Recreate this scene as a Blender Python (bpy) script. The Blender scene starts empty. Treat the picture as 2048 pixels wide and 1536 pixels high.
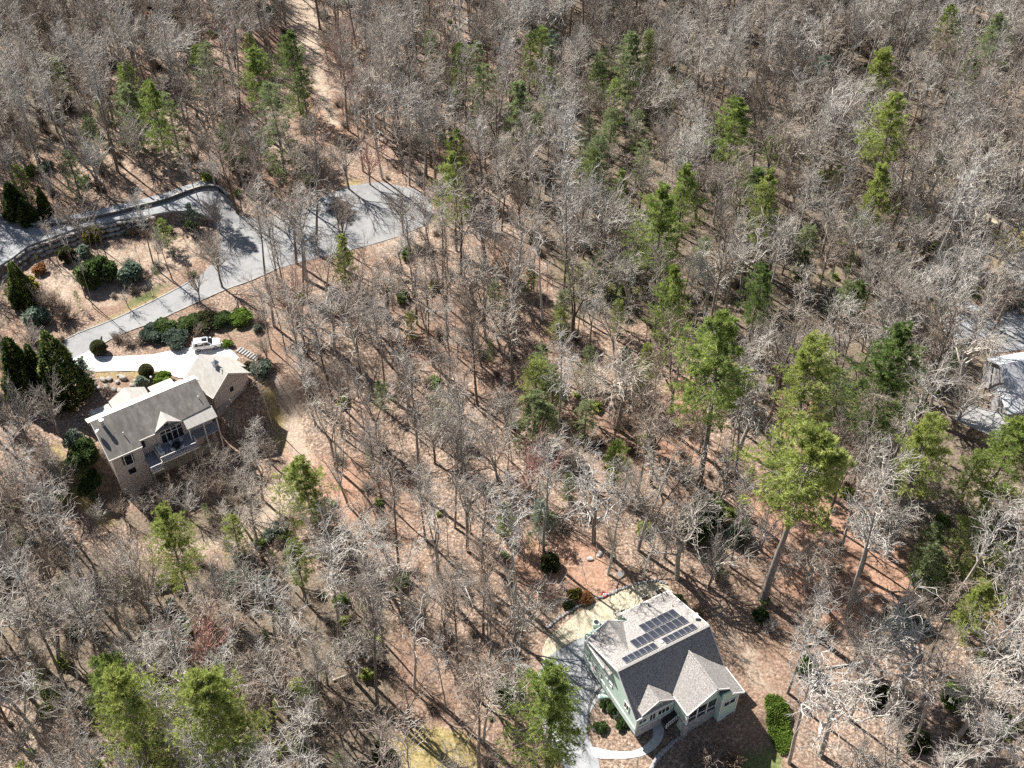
import bpy, bmesh, math, random
import numpy as np
from mathutils import Vector, Matrix

# ------------------------------------------------------------------ camera, sky, sun, exposure
sc = bpy.context.scene
COL = sc.collection
CAM_H, PITCH, FPX = 142.0, math.radians(45.5), 2370.0      # focal length in pixels of a 2048 px wide frame
cam_d = bpy.data.cameras.new('camera')
cam_d.sensor_width = 36.0
cam_d.lens = FPX / 2048 * 36.0
cam_d.clip_start, cam_d.clip_end = 1.0, 6000.0
cam = bpy.data.objects.new('camera', cam_d)
cam.location = (0, 0, CAM_H)
cam.rotation_euler = (math.pi / 2 - PITCH, 0, 0)
COL.objects.link(cam)
sc.camera = cam

SUN_EL = math.radians(44.0)
SUN_DIR = np.array([-.712, .702])                            # horizontal direction towards the sun
world = bpy.data.worlds.new('World'); sc.world = world; world.use_nodes = True
wn = world.node_tree.nodes
sky = wn.new('ShaderNodeTexSky'); sky.sky_type = 'NISHITA'; sky.sun_disc = False
sky.sun_elevation = SUN_EL
sky.sun_rotation = math.atan2(SUN_DIR[0], SUN_DIR[1])
sky.altitude = 700
world.node_tree.links.new(sky.outputs[0], wn['Background'].inputs[0])
wn['Background'].inputs[1].default_value = 0.05
sun_d = bpy.data.lights.new('sun', 'SUN'); sun_d.energy = 5.0; sun_d.angle = math.radians(0.5); sun_d.color = (1.0, .965, .915)
sun = bpy.data.objects.new('sun', sun_d); COL.objects.link(sun)
sv = Vector((SUN_DIR[0] * math.cos(SUN_EL), SUN_DIR[1] * math.cos(SUN_EL), math.sin(SUN_EL)))
sun.rotation_euler = sv.to_track_quat('Z', 'Y').to_euler(); sun.location = (-100, 200, 200)
sc.view_settings.view_transform = 'Standard'; sc.view_settings.look = 'None'
sc.view_settings.gamma = 1.0; sc.view_settings.use_curve_mapping = False
sc.view_settings.exposure = 1.2
sc.cycles.use_denoising = False
sc.cycles.max_bounces = 5; sc.cycles.diffuse_bounces = 3; sc.cycles.glossy_bounces = 2
sc.cycles.transmission_bounces = 2; sc.cycles.transparent_max_bounces = 4
sc.cycles.sample_clamp_indirect = 6.0
sc.cycles.use_adaptive_sampling = False

R = np.random.default_rng(7)
ORD = 'first second third fourth fifth sixth seventh eighth ninth tenth eleventh twelfth thirteenth fourteenth fifteenth sixteenth seventeenth eighteenth nineteenth twentieth'.split()
CP, SP = math.cos(PITCH), math.sin(PITCH)

def smooth(e0, e1, v):
    t = np.clip((np.asarray(v, float) - e0) / (e1 - e0), 0, 1)
    return t * t * (3 - 2 * t)

class Frame:
    """A building's own axes: x along its ridge, y towards its back, z up."""
    def __init__(s, x, y, a):
        s.o = np.array([x, y, 0.0]); s.a = a
        s.ax = np.array([math.cos(a), math.sin(a), 0]); s.ay = np.array([-math.sin(a), math.cos(a), 0])
    def w(s, x, y, z=0.0): return s.o + s.ax * x + s.ay * y + np.array([0, 0, z])
    def loc(s, P):
        d = np.asarray(P, float) - s.o
        return np.stack([d @ s.ax, d @ s.ay, d[..., 2]], -1)
GF = Frame(13.5, 79.63, math.radians(28.61))      # green house
TF = Frame(-65.09, 124.27, math.radians(33.45))   # tan house
KF = Frame(-49.46, 138.85, math.radians(50.81))   # its garage, turned a little further

# ------------------------------------------------------------------ terrain
def ray(px, py):
    dx = (px - 1024) / FPX; up = (768 - py) / FPX
    return np.array([dx, CP + up * SP, -SP + up * CP])
def flat(px, py, z=0.0):
    d = ray(px, py); t = (z - CAM_H) / d[2]
    return np.array([d[0] * t, d[1] * t, z])
def project(P):
    P = np.asarray(P, float); x, y, z = P[..., 0], P[..., 1], P[..., 2] - CAM_H
    fw = y * CP - z * SP; up = y * SP + z * CP
    return 1024 + FPX * x / fw, 768 - FPX * up / fw
def flats(pts): return np.array([flat(*p)[:2] for p in pts])

WALL_TOP = 2.3
_wl = flats([(-60, 590), (0, 556), (29, 538), (64, 512), (105, 499), (137, 488), (161, 481), (209, 472), (242, 465), (282, 459), (306, 455), (350, 447), (400, 446)])
_gw = [(1371, 1468), (1347, 1481), (1332, 1496), (1314, 1514), (1298, 1540), (1285, 1580)]
_gwl = flats(_gw)
def ht(x, y):
    x = np.asarray(x, float); y = np.asarray(y, float)
    n = .55 * np.sin(.05 * x + 1) * np.cos(.043 * y) + .4 * np.sin(.071 * y + .3 + .02 * x) + .3 * np.sin(.11 * x + .09 * y)
    g = (x - 20) ** 2 + (y - 82) ** 2
    t = (x + 55) ** 2 + (y - 135) ** 2
    k = smooth(16 ** 2, 40 ** 2, g) * smooth(28 ** 2, 55 ** 2, t)
    z = n * k
    lx = (x - TF.o[0]) * TF.ax[0] + (y - TF.o[1]) * TF.ax[1]
    ly = (x - TF.o[0]) * TF.ay[0] + (y - TF.o[1]) * TF.ay[1]
    z = z - 5.0 * (1 - smooth(-5.0, 2.0, ly + .12 * np.maximum(lx - 17, 0))) * (1 - smooth(27, 58, lx))
    # the bank that carries the upper road
    yw = np.interp(x, _wl[:, 0], _wl[:, 1])
    amt = WALL_TOP * (1 - smooth(-62, -52, x))
    z = z + amt * smooth(-.1, 1.5, y - yw)
    # the step below the green house's stone wall
    xw = np.interp(y, _gwl[::-1, 1], _gwl[::-1, 0])
    z = z - 1.2 * smooth(.2, 1.6, x - xw) * (1 - smooth(72.5, 75.5, y - .35 * (x - 23))) * (1 - smooth(36, 55, x))
    return z
def ground(px, py):
    z = 0.0
    for _ in range(30):
        P = flat(px, py, z); zn = float(ht(P[0], P[1])); z = .5 * z + .5 * zn
    P = flat(px, py, z); P[2] = float(ht(P[0], P[1]))
    return P
def under(px, py, h):
    """The ground point of a thing h metres tall whose top is seen at a pixel."""
    z = 0.0
    for _ in range(8):
        P = flat(px, py, z + h); z = float(ht(P[0], P[1]))
    P[2] = z
    return P

def poly_sd(poly, X, Y):
    """Signed distance to a polygon (positive inside)."""
    poly = np.asarray(poly, float); n = len(poly); inside = np.zeros(X.shape, bool); d = np.full(X.shape, 1e9)
    for i in range(n):
        a, b = poly[i], poly[(i + 1) % n]
        e = b - a; L = e @ e + 1e-9
        t = np.clip(((X - a[0]) * e[0] + (Y - a[1]) * e[1]) / L, 0, 1)
        d = np.minimum(d, np.hypot(X - a[0] - t * e[0], Y - a[1] - t * e[1]))
        c = ((a[1] > Y) != (b[1] > Y)) & (X < (b[0] - a[0]) * (Y - a[1]) / (b[1] - a[1] + 1e-12) + a[0])
        inside ^= c
    return np.where(inside, d, -d)

# ------------------------------------------------------------------ materials
def new_mat(name, rough=.85):
    m = bpy.data.materials.new(name); m.use_nodes = True
    nt = m.node_tree; b = nt.nodes['Principled BSDF']; b.inputs['Roughness'].default_value = rough
    b.inputs['Specular IOR Level'].default_value = .25
    return m, nt, b
def nd(nt, t, **kw):
    n = nt.nodes.new(t)
    for k, v in kw.items():
        if k in n.inputs: n.inputs[k].default_value = v
        else: setattr(n, k, v)
    return n
def ramp(nt, fac, stops):
    r = nt.nodes.new('ShaderNodeValToRGB'); e = r.color_ramp.elements
    while len(e) < len(stops): e.new(.5)
    for i, (p, c) in enumerate(stops): e[i].position = p; e[i].color = (*c, 1)
    nt.links.new(fac, r.inputs[0]); return r.outputs[0]
def mixc(nt, fac, a, b, mode='MIX'):
    m = nt.nodes.new('ShaderNodeMix'); m.data_type = 'RGBA'; m.blend_type = mode
    for s, v in ((m.inputs[0], fac), (m.inputs[6], a), (m.inputs[7], b)):
        if hasattr(v, 'links') or hasattr(v, 'is_linked'): nt.links.new(v, s)
        else: s.default_value = v if not isinstance(v, tuple) else (*v, 1)
    return m.outputs[2]
def coords(nt, kind='Object', scale=None):
    c = nt.nodes.new('ShaderNodeTexCoord').outputs[kind]
    if scale:
        mp = nt.nodes.new('ShaderNodeMapping'); mp.inputs['Scale'].default_value = scale
        nt.links.new(c, mp.inputs[0]); c = mp.outputs[0]
    return c
def noise(nt, vec, scale, detail=4, rough=.6):
    n = nd(nt, 'ShaderNodeTexNoise', Scale=scale, Detail=detail, Roughness=rough); nt.links.new(vec, n.inputs['Vector']); return n.outputs[0]
def bump(nt, b, h, strength=.4, dist=.05):
    n = nd(nt, 'ShaderNodeBump', Strength=strength, Distance=dist); nt.links.new(h, n.inputs['Height']); nt.links.new(n.outputs[0], b.inputs['Normal'])

def speckle(name, stops, scale=6, rough=.85, stretch=None, bs=.3, big=None, fine=None):
    m, nt, b = new_mat(name, rough); v = coords(nt, 'Object', stretch)
    n = noise(nt, v, scale, 5, .65); c = ramp(nt, n, stops)
    if big:
        n2 = noise(nt, coords(nt, 'Object', big[3] if len(big) > 3 else None), big[0], 3, .55)
        c = mixc(nt, ramp(nt, n2, [(.35, (0, 0, 0)), (.68, (big[2],) * 3)]), c, big[1])
    if fine:
        n3 = noise(nt, coords(nt), fine[0], 2, .5)
        c = mixc(nt, ramp(nt, n3, [(.42, (0, 0, 0)), (.6, (fine[2],) * 3)]), c, fine[1])
    nt.links.new(c, b.inputs['Base Color'])
    if bs: bump(nt, b, n, bs, .03)
    return m
def plain(name, c, rough=.6, metal=0, var=.12, scale=3):
    m, nt, b = new_mat(name, rough); b.inputs['Metallic'].default_value = metal
    n = noise(nt, coords(nt), scale, 3)
    lo = tuple(x * (1 - var) for x in c); hi = tuple(min(1, x * (1 + var)) for x in c)
    nt.links.new(ramp(nt, n, [(.3, lo), (.7, hi)]), b.inputs['Base Color'])
    return m

def bark(name, lo, hi, patch=None):
    m, nt, b = new_mat(name, .9)
    n = noise(nt, coords(nt, 'Object', (3, 3, .6)), 1.6, 5, .65)
    c = ramp(nt, n, [(.3, lo), (.7, hi)])
    if patch:
        n2 = noise(nt, coords(nt), .9, 4, .6)
        c = mixc(nt, ramp(nt, n2, [(.5, (0, 0, 0)), (.62, (.8,) * 3)]), c, patch)
    oi = nt.nodes.new('ShaderNodeObjectInfo')
    k = ramp(nt, oi.outputs['Random'], [(0, (.52, .46, .41)), (.3, (.80, .76, .71)), (.7, (1, .985, .96)), (1, (.92, .84, .75))])
    c = mixc(nt, 1.0, c, k, 'MULTIPLY')
    nt.links.new(c, b.inputs['Base Color'])
    return m
def leafmat(name, dark, mid, light, sc_=.8, trans=.5):
    m, nt, b = new_mat(name, .6)
    a = nt.nodes.new('ShaderNodeAttribute'); a.attribute_name = 'tint'
    n = noise(nt, coords(nt), sc_, 3)
    add = nd(nt, 'ShaderNodeMath', operation='MULTIPLY_ADD'); nt.links.new(a.outputs['Fac'], add.inputs[0]); add.inputs[1].default_value = .5; nt.links.new(n, add.inputs[2])
    c = ramp(nt, add.outputs[0], [(.38, dark), (.7, mid), (1.0, light)])
    nt.links.new(c, b.inputs['Base Color'])
    t = nt.nodes.new('ShaderNodeBsdfTranslucent'); nt.links.new(c, t.inputs[0])
    mx = nt.nodes.new('ShaderNodeMixShader'); mx.inputs[0].default_value = trans
    nt.links.new(b.outputs[0], mx.inputs[1]); nt.links.new(t.outputs[0], mx.inputs[2])
    nt.links.new(mx.outputs[0], nt.nodes['Material Output'].inputs[0])
    return m

M = {}
M['bark_grey'] = bark('bark_grey', (.15, .13, .115), (.33, .30, .27), (.42, .41, .38))
M['bark_pale'] = bark('bark_pale', (.26, .24, .215), (.48, .455, .42), (.54, .53, .50))
M['bark_brown'] = bark('bark_brown', (.13, .10, .08), (.27, .22, .18))
M['twig_grey'] = bark('twig_grey', (.40, .375, .345), (.60, .57, .525))
M['twig_pale'] = bark('twig_pale', (.42, .40, .37), (.62, .595, .56))
M['twig_tan'] = bark('twig_tan', (.28, .235, .20), (.49, .425, .37))
M['twig_red'] = bark('twig_red', (.38, .22, .20), (.54, .34, .31))
M['bark_dead'] = bark('bark_dead', (.45, .43, .40), (.62, .60, .56))
M['pine_bark'] = bark('pine_bark', (.16, .14, .125), (.30, .27, .25))
M['pine_green'] = leafmat('pine_green', (.075, .115, .025), (.235, .31, .07), (.42, .49, .15))
M['pine_yellow'] = leafmat('pine_yellow', (.105, .135, .03), (.315, .37, .09), (.50, .54, .18))
M['pine_dark'] = leafmat('pine_dark', (.045, .08, .025), (.14, .215, .055), (.29, .36, .12))
M['hemlock'] = leafmat('hemlock', (.09, .115, .05), (.245, .30, .13), (.42, .47, .25))
M['bluegreen'] = leafmat('bluegreen', (.06, .095, .065), (.19, .25, .18), (.34, .41, .32))
M['juniper'] = leafmat('juniper', (.03, .048, .034), (.095, .13, .095), (.26, .31, .23), 1.2)
M['cedar'] = leafmat('cedar', (.014, .04, .016), (.045, .09, .025), (.26, .27, .08), .6)
M['box'] = leafmat('box', (.04, .05, .02), (.10, .11, .045), (.17, .165, .075), 1.5)
M['holly'] = leafmat('holly', (.03, .055, .018), (.09, .14, .042), (.21, .27, .11), 1.2)
M['rhodo'] = leafmat('rhodo', (.075, .095, .07), (.18, .22, .165), (.38, .42, .34), 1.2)
M['gold'] = leafmat('gold', (.11, .10, .02), (.27, .24, .05), (.40, .36, .09), 1.2)
M['lime'] = leafmat('lime', (.06, .105, .02), (.18, .27, .05), (.32, .41, .10), 1.2)
M['orange'] = leafmat('orange', (.16, .07, .03), (.38, .19, .08), (.52, .30, .15), 1.0)
M['brush'] = bark('brush', (.13, .10, .078), (.29, .235, .185))
M['asphalt'] = speckle('asphalt', [(.3, (.18, .18, .178)), (.55, (.25, .247, .24)), (.75, (.32, .315, .305))], 1.1, .9, None, .15, (.12, (.36, .355, .34), .7), (14, (.17, .17, .18), .4))
M['asphalt_pale'] = speckle('asphalt_pale', [(.3, (.19, .195, .20)), (.55, (.26, .265, .27)), (.75, (.35, .355, .36))], .6, .9, None, .15, (.14, (.40, .40, .395), .6), (12, (.24, .25, .26), .35))
M['concrete'] = speckle('concrete', [(.3, (.56, .545, .51)), (.7, (.70, .685, .65))], .8, .85, None, .1, (.15, (.50, .48, .44), .5))
M['gravel'] = speckle('gravel', [(.3, (.29, .245, .17)), (.5, (.44, .385, .285)), (.7, (.57, .515, .405))], 3.5, .95, None, .4, (.35, (.35, .295, .205), .6))
M['kerb'] = speckle('kerb', [(.3, (.25, .24, .22)), (.7, (.42, .40, .37))], 3, .9)
M['stone'] = speckle('stone', [(.3, (.20, .18, .155)), (.55, (.36, .335, .295)), (.75, (.52, .49, .44))], 1.3, .9, None, .6)
M['stone_grey'] = speckle('stone_grey', [(.3, (.22, .21, .21)), (.5, (.33, .32, .32)), (.7, (.46, .45, .44))], 2.2, .9, None, .6)
M['dark_stone'] = speckle('dark_stone', [(.3, (.07, .065, .06)), (.7, (.17, .16, .15))], 2, .9, None, .5)
M['roof_green'] = speckle('roof_green_house', [(.36, (.12, .107, .096)), (.5, (.27, .25, .232)), (.64, (.43, .405, .38))], 5.0, .9, (1, 1.5, 1), .25, (.25, (.25, .232, .215), .5))
M['roof_tan'] = speckle('roof_tan_house', [(.3, (.17, .15, .13)), (.5, (.235, .215, .19)), (.7, (.32, .295, .265))], 2.4, .9, (1, .35, 1), .2, (.45, (.13, .115, .10), .8, (1.6, .12, 1)))
M['roof_pale'] = speckle('roof_pale', [(.3, (.34, .32, .285)), (.7, (.46, .435, .39))], 2.0, .9, (1, .5, 1), .2)
M['roof_sunlit'] = speckle('roof_sunlit', [(.3, (.50, .47, .42)), (.7, (.60, .57, .51))], 2.0, .9)  # paler copy of the tan house roof, sunlight put into its colour
M['roof_grey'] = speckle('roof_grey', [(.3, (.40, .41, .42)), (.7, (.55, .555, .565))], 1.6, .85, None, .2, (.3, (.26, .27, .28), .5))
M['wall_green'] = speckle('wall_green', [(.3, (.47, .60, .51)), (.7, (.55, .68, .58))], 2, .8, (.1, .1, 6), .1)
M['wall_tan'] = speckle('wall_tan', [(.3, (.52, .44, .39)), (.7, (.58, .49, .435))], 1.5, .85, (6, 6, .3), .03)
M['trim_tan'] = plain('trim_tan', (.55, .49, .42), .7)
M['foundation'] = speckle('foundation', [(.3, (.38, .345, .275)), (.7, (.50, .455, .37))], 1.5, .9)
M['white'] = plain('white_trim', (.76, .75, .72), .55, 0, .05)
M['cream'] = plain('cream_trim', (.66, .62, .55), .6, 0, .06)
M['black'] = plain('black_metal', (.03, .03, .032), .5)
M['dark_wood'] = plain('dark_wood', (.06, .05, .045), .7, 0, .3)
M['wood'] = speckle('wood', [(.3, (.20, .15, .11)), (.7, (.33, .26, .20))], 2, .8, (1, 8, 8))
M['grey_wood'] = speckle('grey_wood', [(.3, (.30, .29, .28)), (.7, (.42, .41, .39))], 2, .8, (6, 1, 1), .2)
M['blue_deck'] = speckle('deck_boards', [(.3, (.24, .23, .24)), (.7, (.34, .325, .335))], 2, .8, (1, 6, 1), .2)
M['soil'] = speckle('soil', [(.3, (.10, .065, .045)), (.7, (.22, .15, .105))], 5, .95, None, .5)
M['red'] = plain('red_plastic', (.55, .07, .06), .5)
M['terracotta'] = plain('terracotta', (.52, .22, .13), .8)
M['mint'] = plain('mint_paint', (.50, .63, .54), .5)
M['fabric'] = plain('pale_fabric', (.55, .54, .52), .9)
M['chrome'] = plain('steel', (.55, .55, .56), .35, .8)
def glass(name, c=(.012, .015, .018), rough=.06):
    m, nt, b = new_mat(name, rough); b.inputs['Specular IOR Level'].default_value = .6
    n = noise(nt, coords(nt), .8, 2)
    nt.links.new(ramp(nt, n, [(.3, c), (.7, tuple(x * 1.8 for x in c))]), b.inputs['Base Color']); return m
M['glass'] = glass('window_glass')
M['solar'] = glass('solar_cells', (.02, .022, .03), .25)
def paint(name, c):
    m, nt, b = new_mat(name, .3); b.inputs['Base Color'].default_value = (*c, 1)
    b.inputs['Coat Weight'].default_value = .6; b.inputs['Coat Roughness'].default_value = .08
    n = noise(nt, coords(nt), 2.0, 3); nt.links.new(ramp(nt, n, [(.3, tuple(x * .93 for x in c)), (.7, c)]), b.inputs['Base Color']); return m
M['car_white'] = paint('car_paint_white', (.78, .78, .77))
M['car_silver'] = paint('car_paint_silver', (.52, .53, .55))
M['rubber'] = plain('rubber', (.02, .02, .02), .9)
M['lamp_red'] = plain('red_lens', (.35, .02, .02), .2)
M['lamp_clear'] = plain('clear_lens', (.6, .62, .64), .15)

# the woodland floor: leaf litter with patches of other cover, and thicket shade painted into the colour
def floor_mat():
    m, nt, b = new_mat('leaf_litter', .95)
    v = coords(nt, 'Object')
    fine = noise(nt, v, 2.6, 6, .78)
    mid = noise(nt, v, .45, 5, .65)
    big = noise(nt, v, .045, 4, .6)
    c = ramp(nt, fine, [(.34, (.055, .034, .024)), (.45, (.175, .115, .082)), (.54, (.34, .245, .18)), (.66, (.64, .53, .43))])
    c2 = ramp(nt, fine, [(.34, (.045, .034, .025)), (.5, (.175, .13, .098)), (.68, (.47, .385, .30))])
    c = mixc(nt, ramp(nt, mid, [(.42, (0, 0, 0)), (.62, (.85,) * 3)]), c, c2)
    c = mixc(nt, ramp(nt, big, [(.45, (0, 0, 0)), (.62, (.6,) * 3)]), c, (.215, .125, .082))
    def lay(c, attr, stops, nz=fine, hard=.75):
        a = nt.nodes.new('ShaderNodeAttribute'); a.attribute_name = attr
        s = nd(nt, 'ShaderNodeMath', operation='MULTIPLY_ADD'); nt.links.new(mid, s.inputs[0]); s.inputs[1].default_value = hard * 2
        s2 = nd(nt, 'ShaderNodeMath', operation='ADD'); nt.links.new(a.outputs['Fac'], s2.inputs[0]); nt.links.new(s.outputs[0], s2.inputs[1]); s.inputs[2].default_value = -hard
        f = ramp(nt, s2.outputs[0], [(.3, (0, 0, 0)), (.75, (.92,) * 3)])
        return mixc(nt, f, c, ramp(nt, nz, stops))
    c = lay(c, 'thicket_shade', [(.3, (.055, .042, .03)), (.5, (.155, .12, .085)), (.7, (.31, .255, .19))])  # shade under the thickets, put into the floor colour
    c = lay(c, 'red', [(.3, (.15, .08, .052)), (.5, (.34, .20, .135)), (.7, (.50, .33, .23))])
    c = lay(c, 'pale', [(.3, (.20, .15, .11)), (.5, (.38, .30, .225)), (.7, (.56, .465, .365))])
    c = lay(c, 'moss', [(.3, (.05, .065, .018)), (.5, (.13, .135, .04)), (.7, (.25, .23, .08))])
    c = lay(c, 'yellow', [(.3, (.13, .095, .035)), (.5, (.29, .225, .09)), (.7, (.46, .385, .19))])
    c = lay(c, 'green', [(.3, (.045, .065, .02)), (.5, (.11, .14, .045)), (.7, (.22, .25, .10))])
    nt.links.new(c, b.inputs['Base Color'])
    bump(nt, b, fine, .8, .12)
    return m
M['floor'] = floor_mat()

# ------------------------------------------------------------------ mesh helpers
def link(o, parent=None):
    COL.objects.link(o)
    if parent is not None: o.parent = parent
    return o
def tag(o, label, cat=None, group=None, kind=None):
    o['label'] = label
    if cat: o['category'] = cat
    if group: o['group'] = group
    if kind: o['kind'] = kind
    return o
def struct(o, label=None):
    o['kind'] = 'structure'
    if label: o['label'] = label
    return o
def thing(name, label, cat, loc, rz=0, group=None):
    o = bpy.data.objects.new(name, None); o.empty_display_size = .3
    o.location = loc; o.rotation_euler = (0, 0, rz)
    link(o); return tag(o, label, cat, group)
def fast_mesh(name, V, F, mat, tint=None, smooth_=False):
    """V (n,3), F (m,k) with k 3 or 4."""
    me = bpy.data.meshes.new(name); V = np.asarray(V, np.float32); F = np.asarray(F, np.int32)
    me.vertices.add(len(V)); me.vertices.foreach_set('co', V.ravel())
    m, k = F.shape
    me.loops.add(m * k); me.loops.foreach_set('vertex_index', F.ravel())
    me.polygons.add(m); me.polygons.foreach_set('loop_start', np.arange(0, m * k, k, dtype=np.int32))
    me.polygons.foreach_set('loop_total', np.full(m, k, np.int32))
    if smooth_: me.polygons.foreach_set('use_smooth', np.ones(m, bool))
    if tint is not None:
        a = me.attributes.new('tint', 'FLOAT', 'FACE'); a.data.foreach_set('value', np.asarray(tint, np.float32))
    me.update(); me.validate()
    for mm in (mat if isinstance(mat, (list, tuple)) else [mat]): me.materials.append(mm)
    return me

class MB:
    """Collects simple solids; build() makes ONE mesh object of them."""
    def __init__(s): s.v, s.f = [], []
    def add(s, v, f):
        n = len(s.v); s.v += [tuple(map(float, q)) for q in v]; s.f += [tuple(i + n for i in q) for q in f]; return s
    def box(s, x0, x1, y0, y1, z0, z1):
        v = [(x, y, z) for z in (z0, z1) for y in (y0, y1) for x in (x0, x1)]
        return s.add(v, [(0, 2, 3, 1), (4, 5, 7, 6), (0, 1, 5, 4), (2, 6, 7, 3), (0, 4, 6, 2), (1, 3, 7, 5)])
    def slab(s, pts, t, d=(0, 0, -1)):
        n = len(pts); P = [np.array(p, float) for p in pts]; D = np.array(d, float) * t
        # keep the outside outside
        nn = np.cross(P[1] - P[0], P[2] - P[0])
        if nn @ D > 0: P = P[::-1]
        f = [tuple(range(n)), tuple(range(2 * n - 1, n - 1, -1))] + [(i, n + i, n + (i + 1) % n, (i + 1) % n) for i in range(n)]
        return s.add([tuple(p) for p in P] + [tuple(p + D) for p in P], f)
    def bar(s, a, b, w, h=None, up=(0, 0, 1)):
        a, b = np.array(a, float), np.array(b, float); h = h or w
        t = b - a; t /= np.linalg.norm(t) + 1e-9; u = np.array(up, float)
        if abs(t @ u) > .98: u = np.array([1., 0, 0])
        r = np.cross(t, u); r /= np.linalg.norm(r); u = np.cross(r, t)
        o = [r * w / 2 * i + u * h / 2 * j for i, j in ((-1, -1), (1, -1), (1, 1), (-1, 1))]
        v = [a + q for q in o] + [b + q for q in o]
        return s.add(v, [(3, 2, 1, 0), (4, 5, 6, 7)] + [(i, (i + 1) % 4, 4 + (i + 1) % 4, 4 + i) for i in range(4)])
    def cyl(s, a, b, r0, r1=None, n=10):
        a, b = np.array(a, float), np.array(b, float); r1 = r0 if r1 is None else r1
        t = b - a; t /= np.linalg.norm(t) + 1e-9; u = np.array([0, 0, 1.]) if abs(t[2]) < .9 else np.array([1., 0, 0])
        r = np.cross(t, u); r /= np.linalg.norm(r); u = np.cross(r, t)
        v = []
        for c, rr in ((a, r0), (b, r1)):
            v += [c + rr * (math.cos(2 * math.pi * i / n) * r + math.sin(2 * math.pi * i / n) * u) for i in range(n)]
        return s.add(v, [tuple(range(n - 1, -1, -1)), tuple(range(n, 2 * n))] + [(i, (i + 1) % n, n + (i + 1) % n, n + i) for i in range(n)])
    def ball(s, c, r, n=10, m=6, rz=None):
        c = np.array(c, float); rz = rz or r; v = [c + (0, 0, -rz)]
        for j in range(1, m):
            p = math.pi * j / m - math.pi / 2
            v += [c + (r * math.cos(p) * math.cos(2 * math.pi * i / n), r * math.cos(p) * math.sin(2 * math.pi * i / n), rz * math.sin(p)) for i in range(n)]
        v.append(c + (0, 0, rz)); f = [(0, 1 + (i + 1) % n, 1 + i) for i in range(n)]
        for j in range(m - 2):
            f += [(1 + j * n + i, 1 + j * n + (i + 1) % n, 1 + (j + 1) * n + (i + 1) % n, 1 + (j + 1) * n + i) for i in range(n)]
        L = len(v) - 1; f += [(L, 1 + (m - 2) * n + i, 1 + (m - 2) * n + (i + 1) % n) for i in range(n)]
        return s.add(v, f)
    def build(s, name, mat, parent=None, frame=None, base=None, label=None, bevel=0):
        """frame/base: vertices given in one building frame, parented to a thing placed in another."""
        V = s.v
        if frame is not None:
            W = np.array([frame.w(*q) for q in V]); V = base.loc(W) if base is not None else W
        me = bpy.data.meshes.new(name); me.from_pydata([tuple(q) for q in V], [], s.f); me.update()
        bm = bmesh.new(); bm.from_mesh(me)
        bmesh.ops.recalc_face_normals(bm, faces=bm.faces)
        if bevel: bmesh.ops.bevel(bm, geom=list(bm.edges), offset=bevel, segments=1, affect='EDGES')
        bm.to_mesh(me); bm.free()
        me.materials.append(mat)
        o = link(bpy.data.objects.new(name, me), parent)
        if label: o['label'] = label
        return o
def sbox(name, mat, parent, *b, **k): return MB().box(*b).build(name, mat, parent, **k)

def sheet(name, px_poly, mat, off, world_poly=None, step=2.2, thick=.0, lift=0.0):
    """A draped sheet (road, path) from an outline, a little above the ground."""
    P = flats(px_poly) if world_poly is None else np.asarray(world_poly, float)
    bm = bmesh.new()
    f = bm.faces.new([bm.verts.new((x, y, 0)) for x, y in P])
    bmesh.ops.triangulate(bm, faces=[f])
    for _ in range(7):
        e = [q for q in bm.edges if q.calc_length() > step]
        if not e: break
        bmesh.ops.subdivide_edges(bm, edges=e, cuts=1, use_grid_fill=False)
        bmesh.ops.triangulate(bm, faces=[q for q in bm.faces if len(q.verts) > 3])
    if thick:
        border = [q for q in bm.edges if q.is_boundary]
        ex = bmesh.ops.extrude_edge_only(bm, edges=border)
        low = {q for q in ex['geom'] if isinstance(q, bmesh.types.BMVert)}
    else: low = set()
    for v in bm.verts: v.co.z = float(ht(v.co.x, v.co.y + lift)) + off - (thick if v in low else 0)
    bmesh.ops.recalc_face_normals(bm, faces=bm.faces)
    if sum(q.normal.z * q.calc_area() for q in bm.faces) < 0: bmesh.ops.reverse_faces(bm, faces=bm.faces)
    me = bpy.data.meshes.new(name); bm.to_mesh(me); bm.free(); me.materials.append(mat)
    return link(bpy.data.objects.new(name, me))

def smooth_line(pts, n=4, closed=False):
    """Catmull-Rom through pixel points, for curved edges."""
    P = [np.array(p, float) for p in pts]; out = []
    N = len(P)
    for i in range(N if closed else N - 1):
        p0, p1, p2, p3 = (P[(i - 1) % N], P[i], P[(i + 1) % N], P[(i + 2) % N]) if closed else (P[max(i - 1, 0)], P[i], P[i + 1], P[min(i + 2, N - 1)])
        for k in range(n):
            t = k / n
            out.append(.5 * ((2 * p1) + (-p0 + p2) * t + (2 * p0 - 5 * p1 + 4 * p2 - p3) * t * t + (-p0 + 3 * p1 - 3 * p2 + p3) * t ** 3))
    if not closed: out.append(P[-1])
    return [tuple(q) for q in out]

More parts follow.
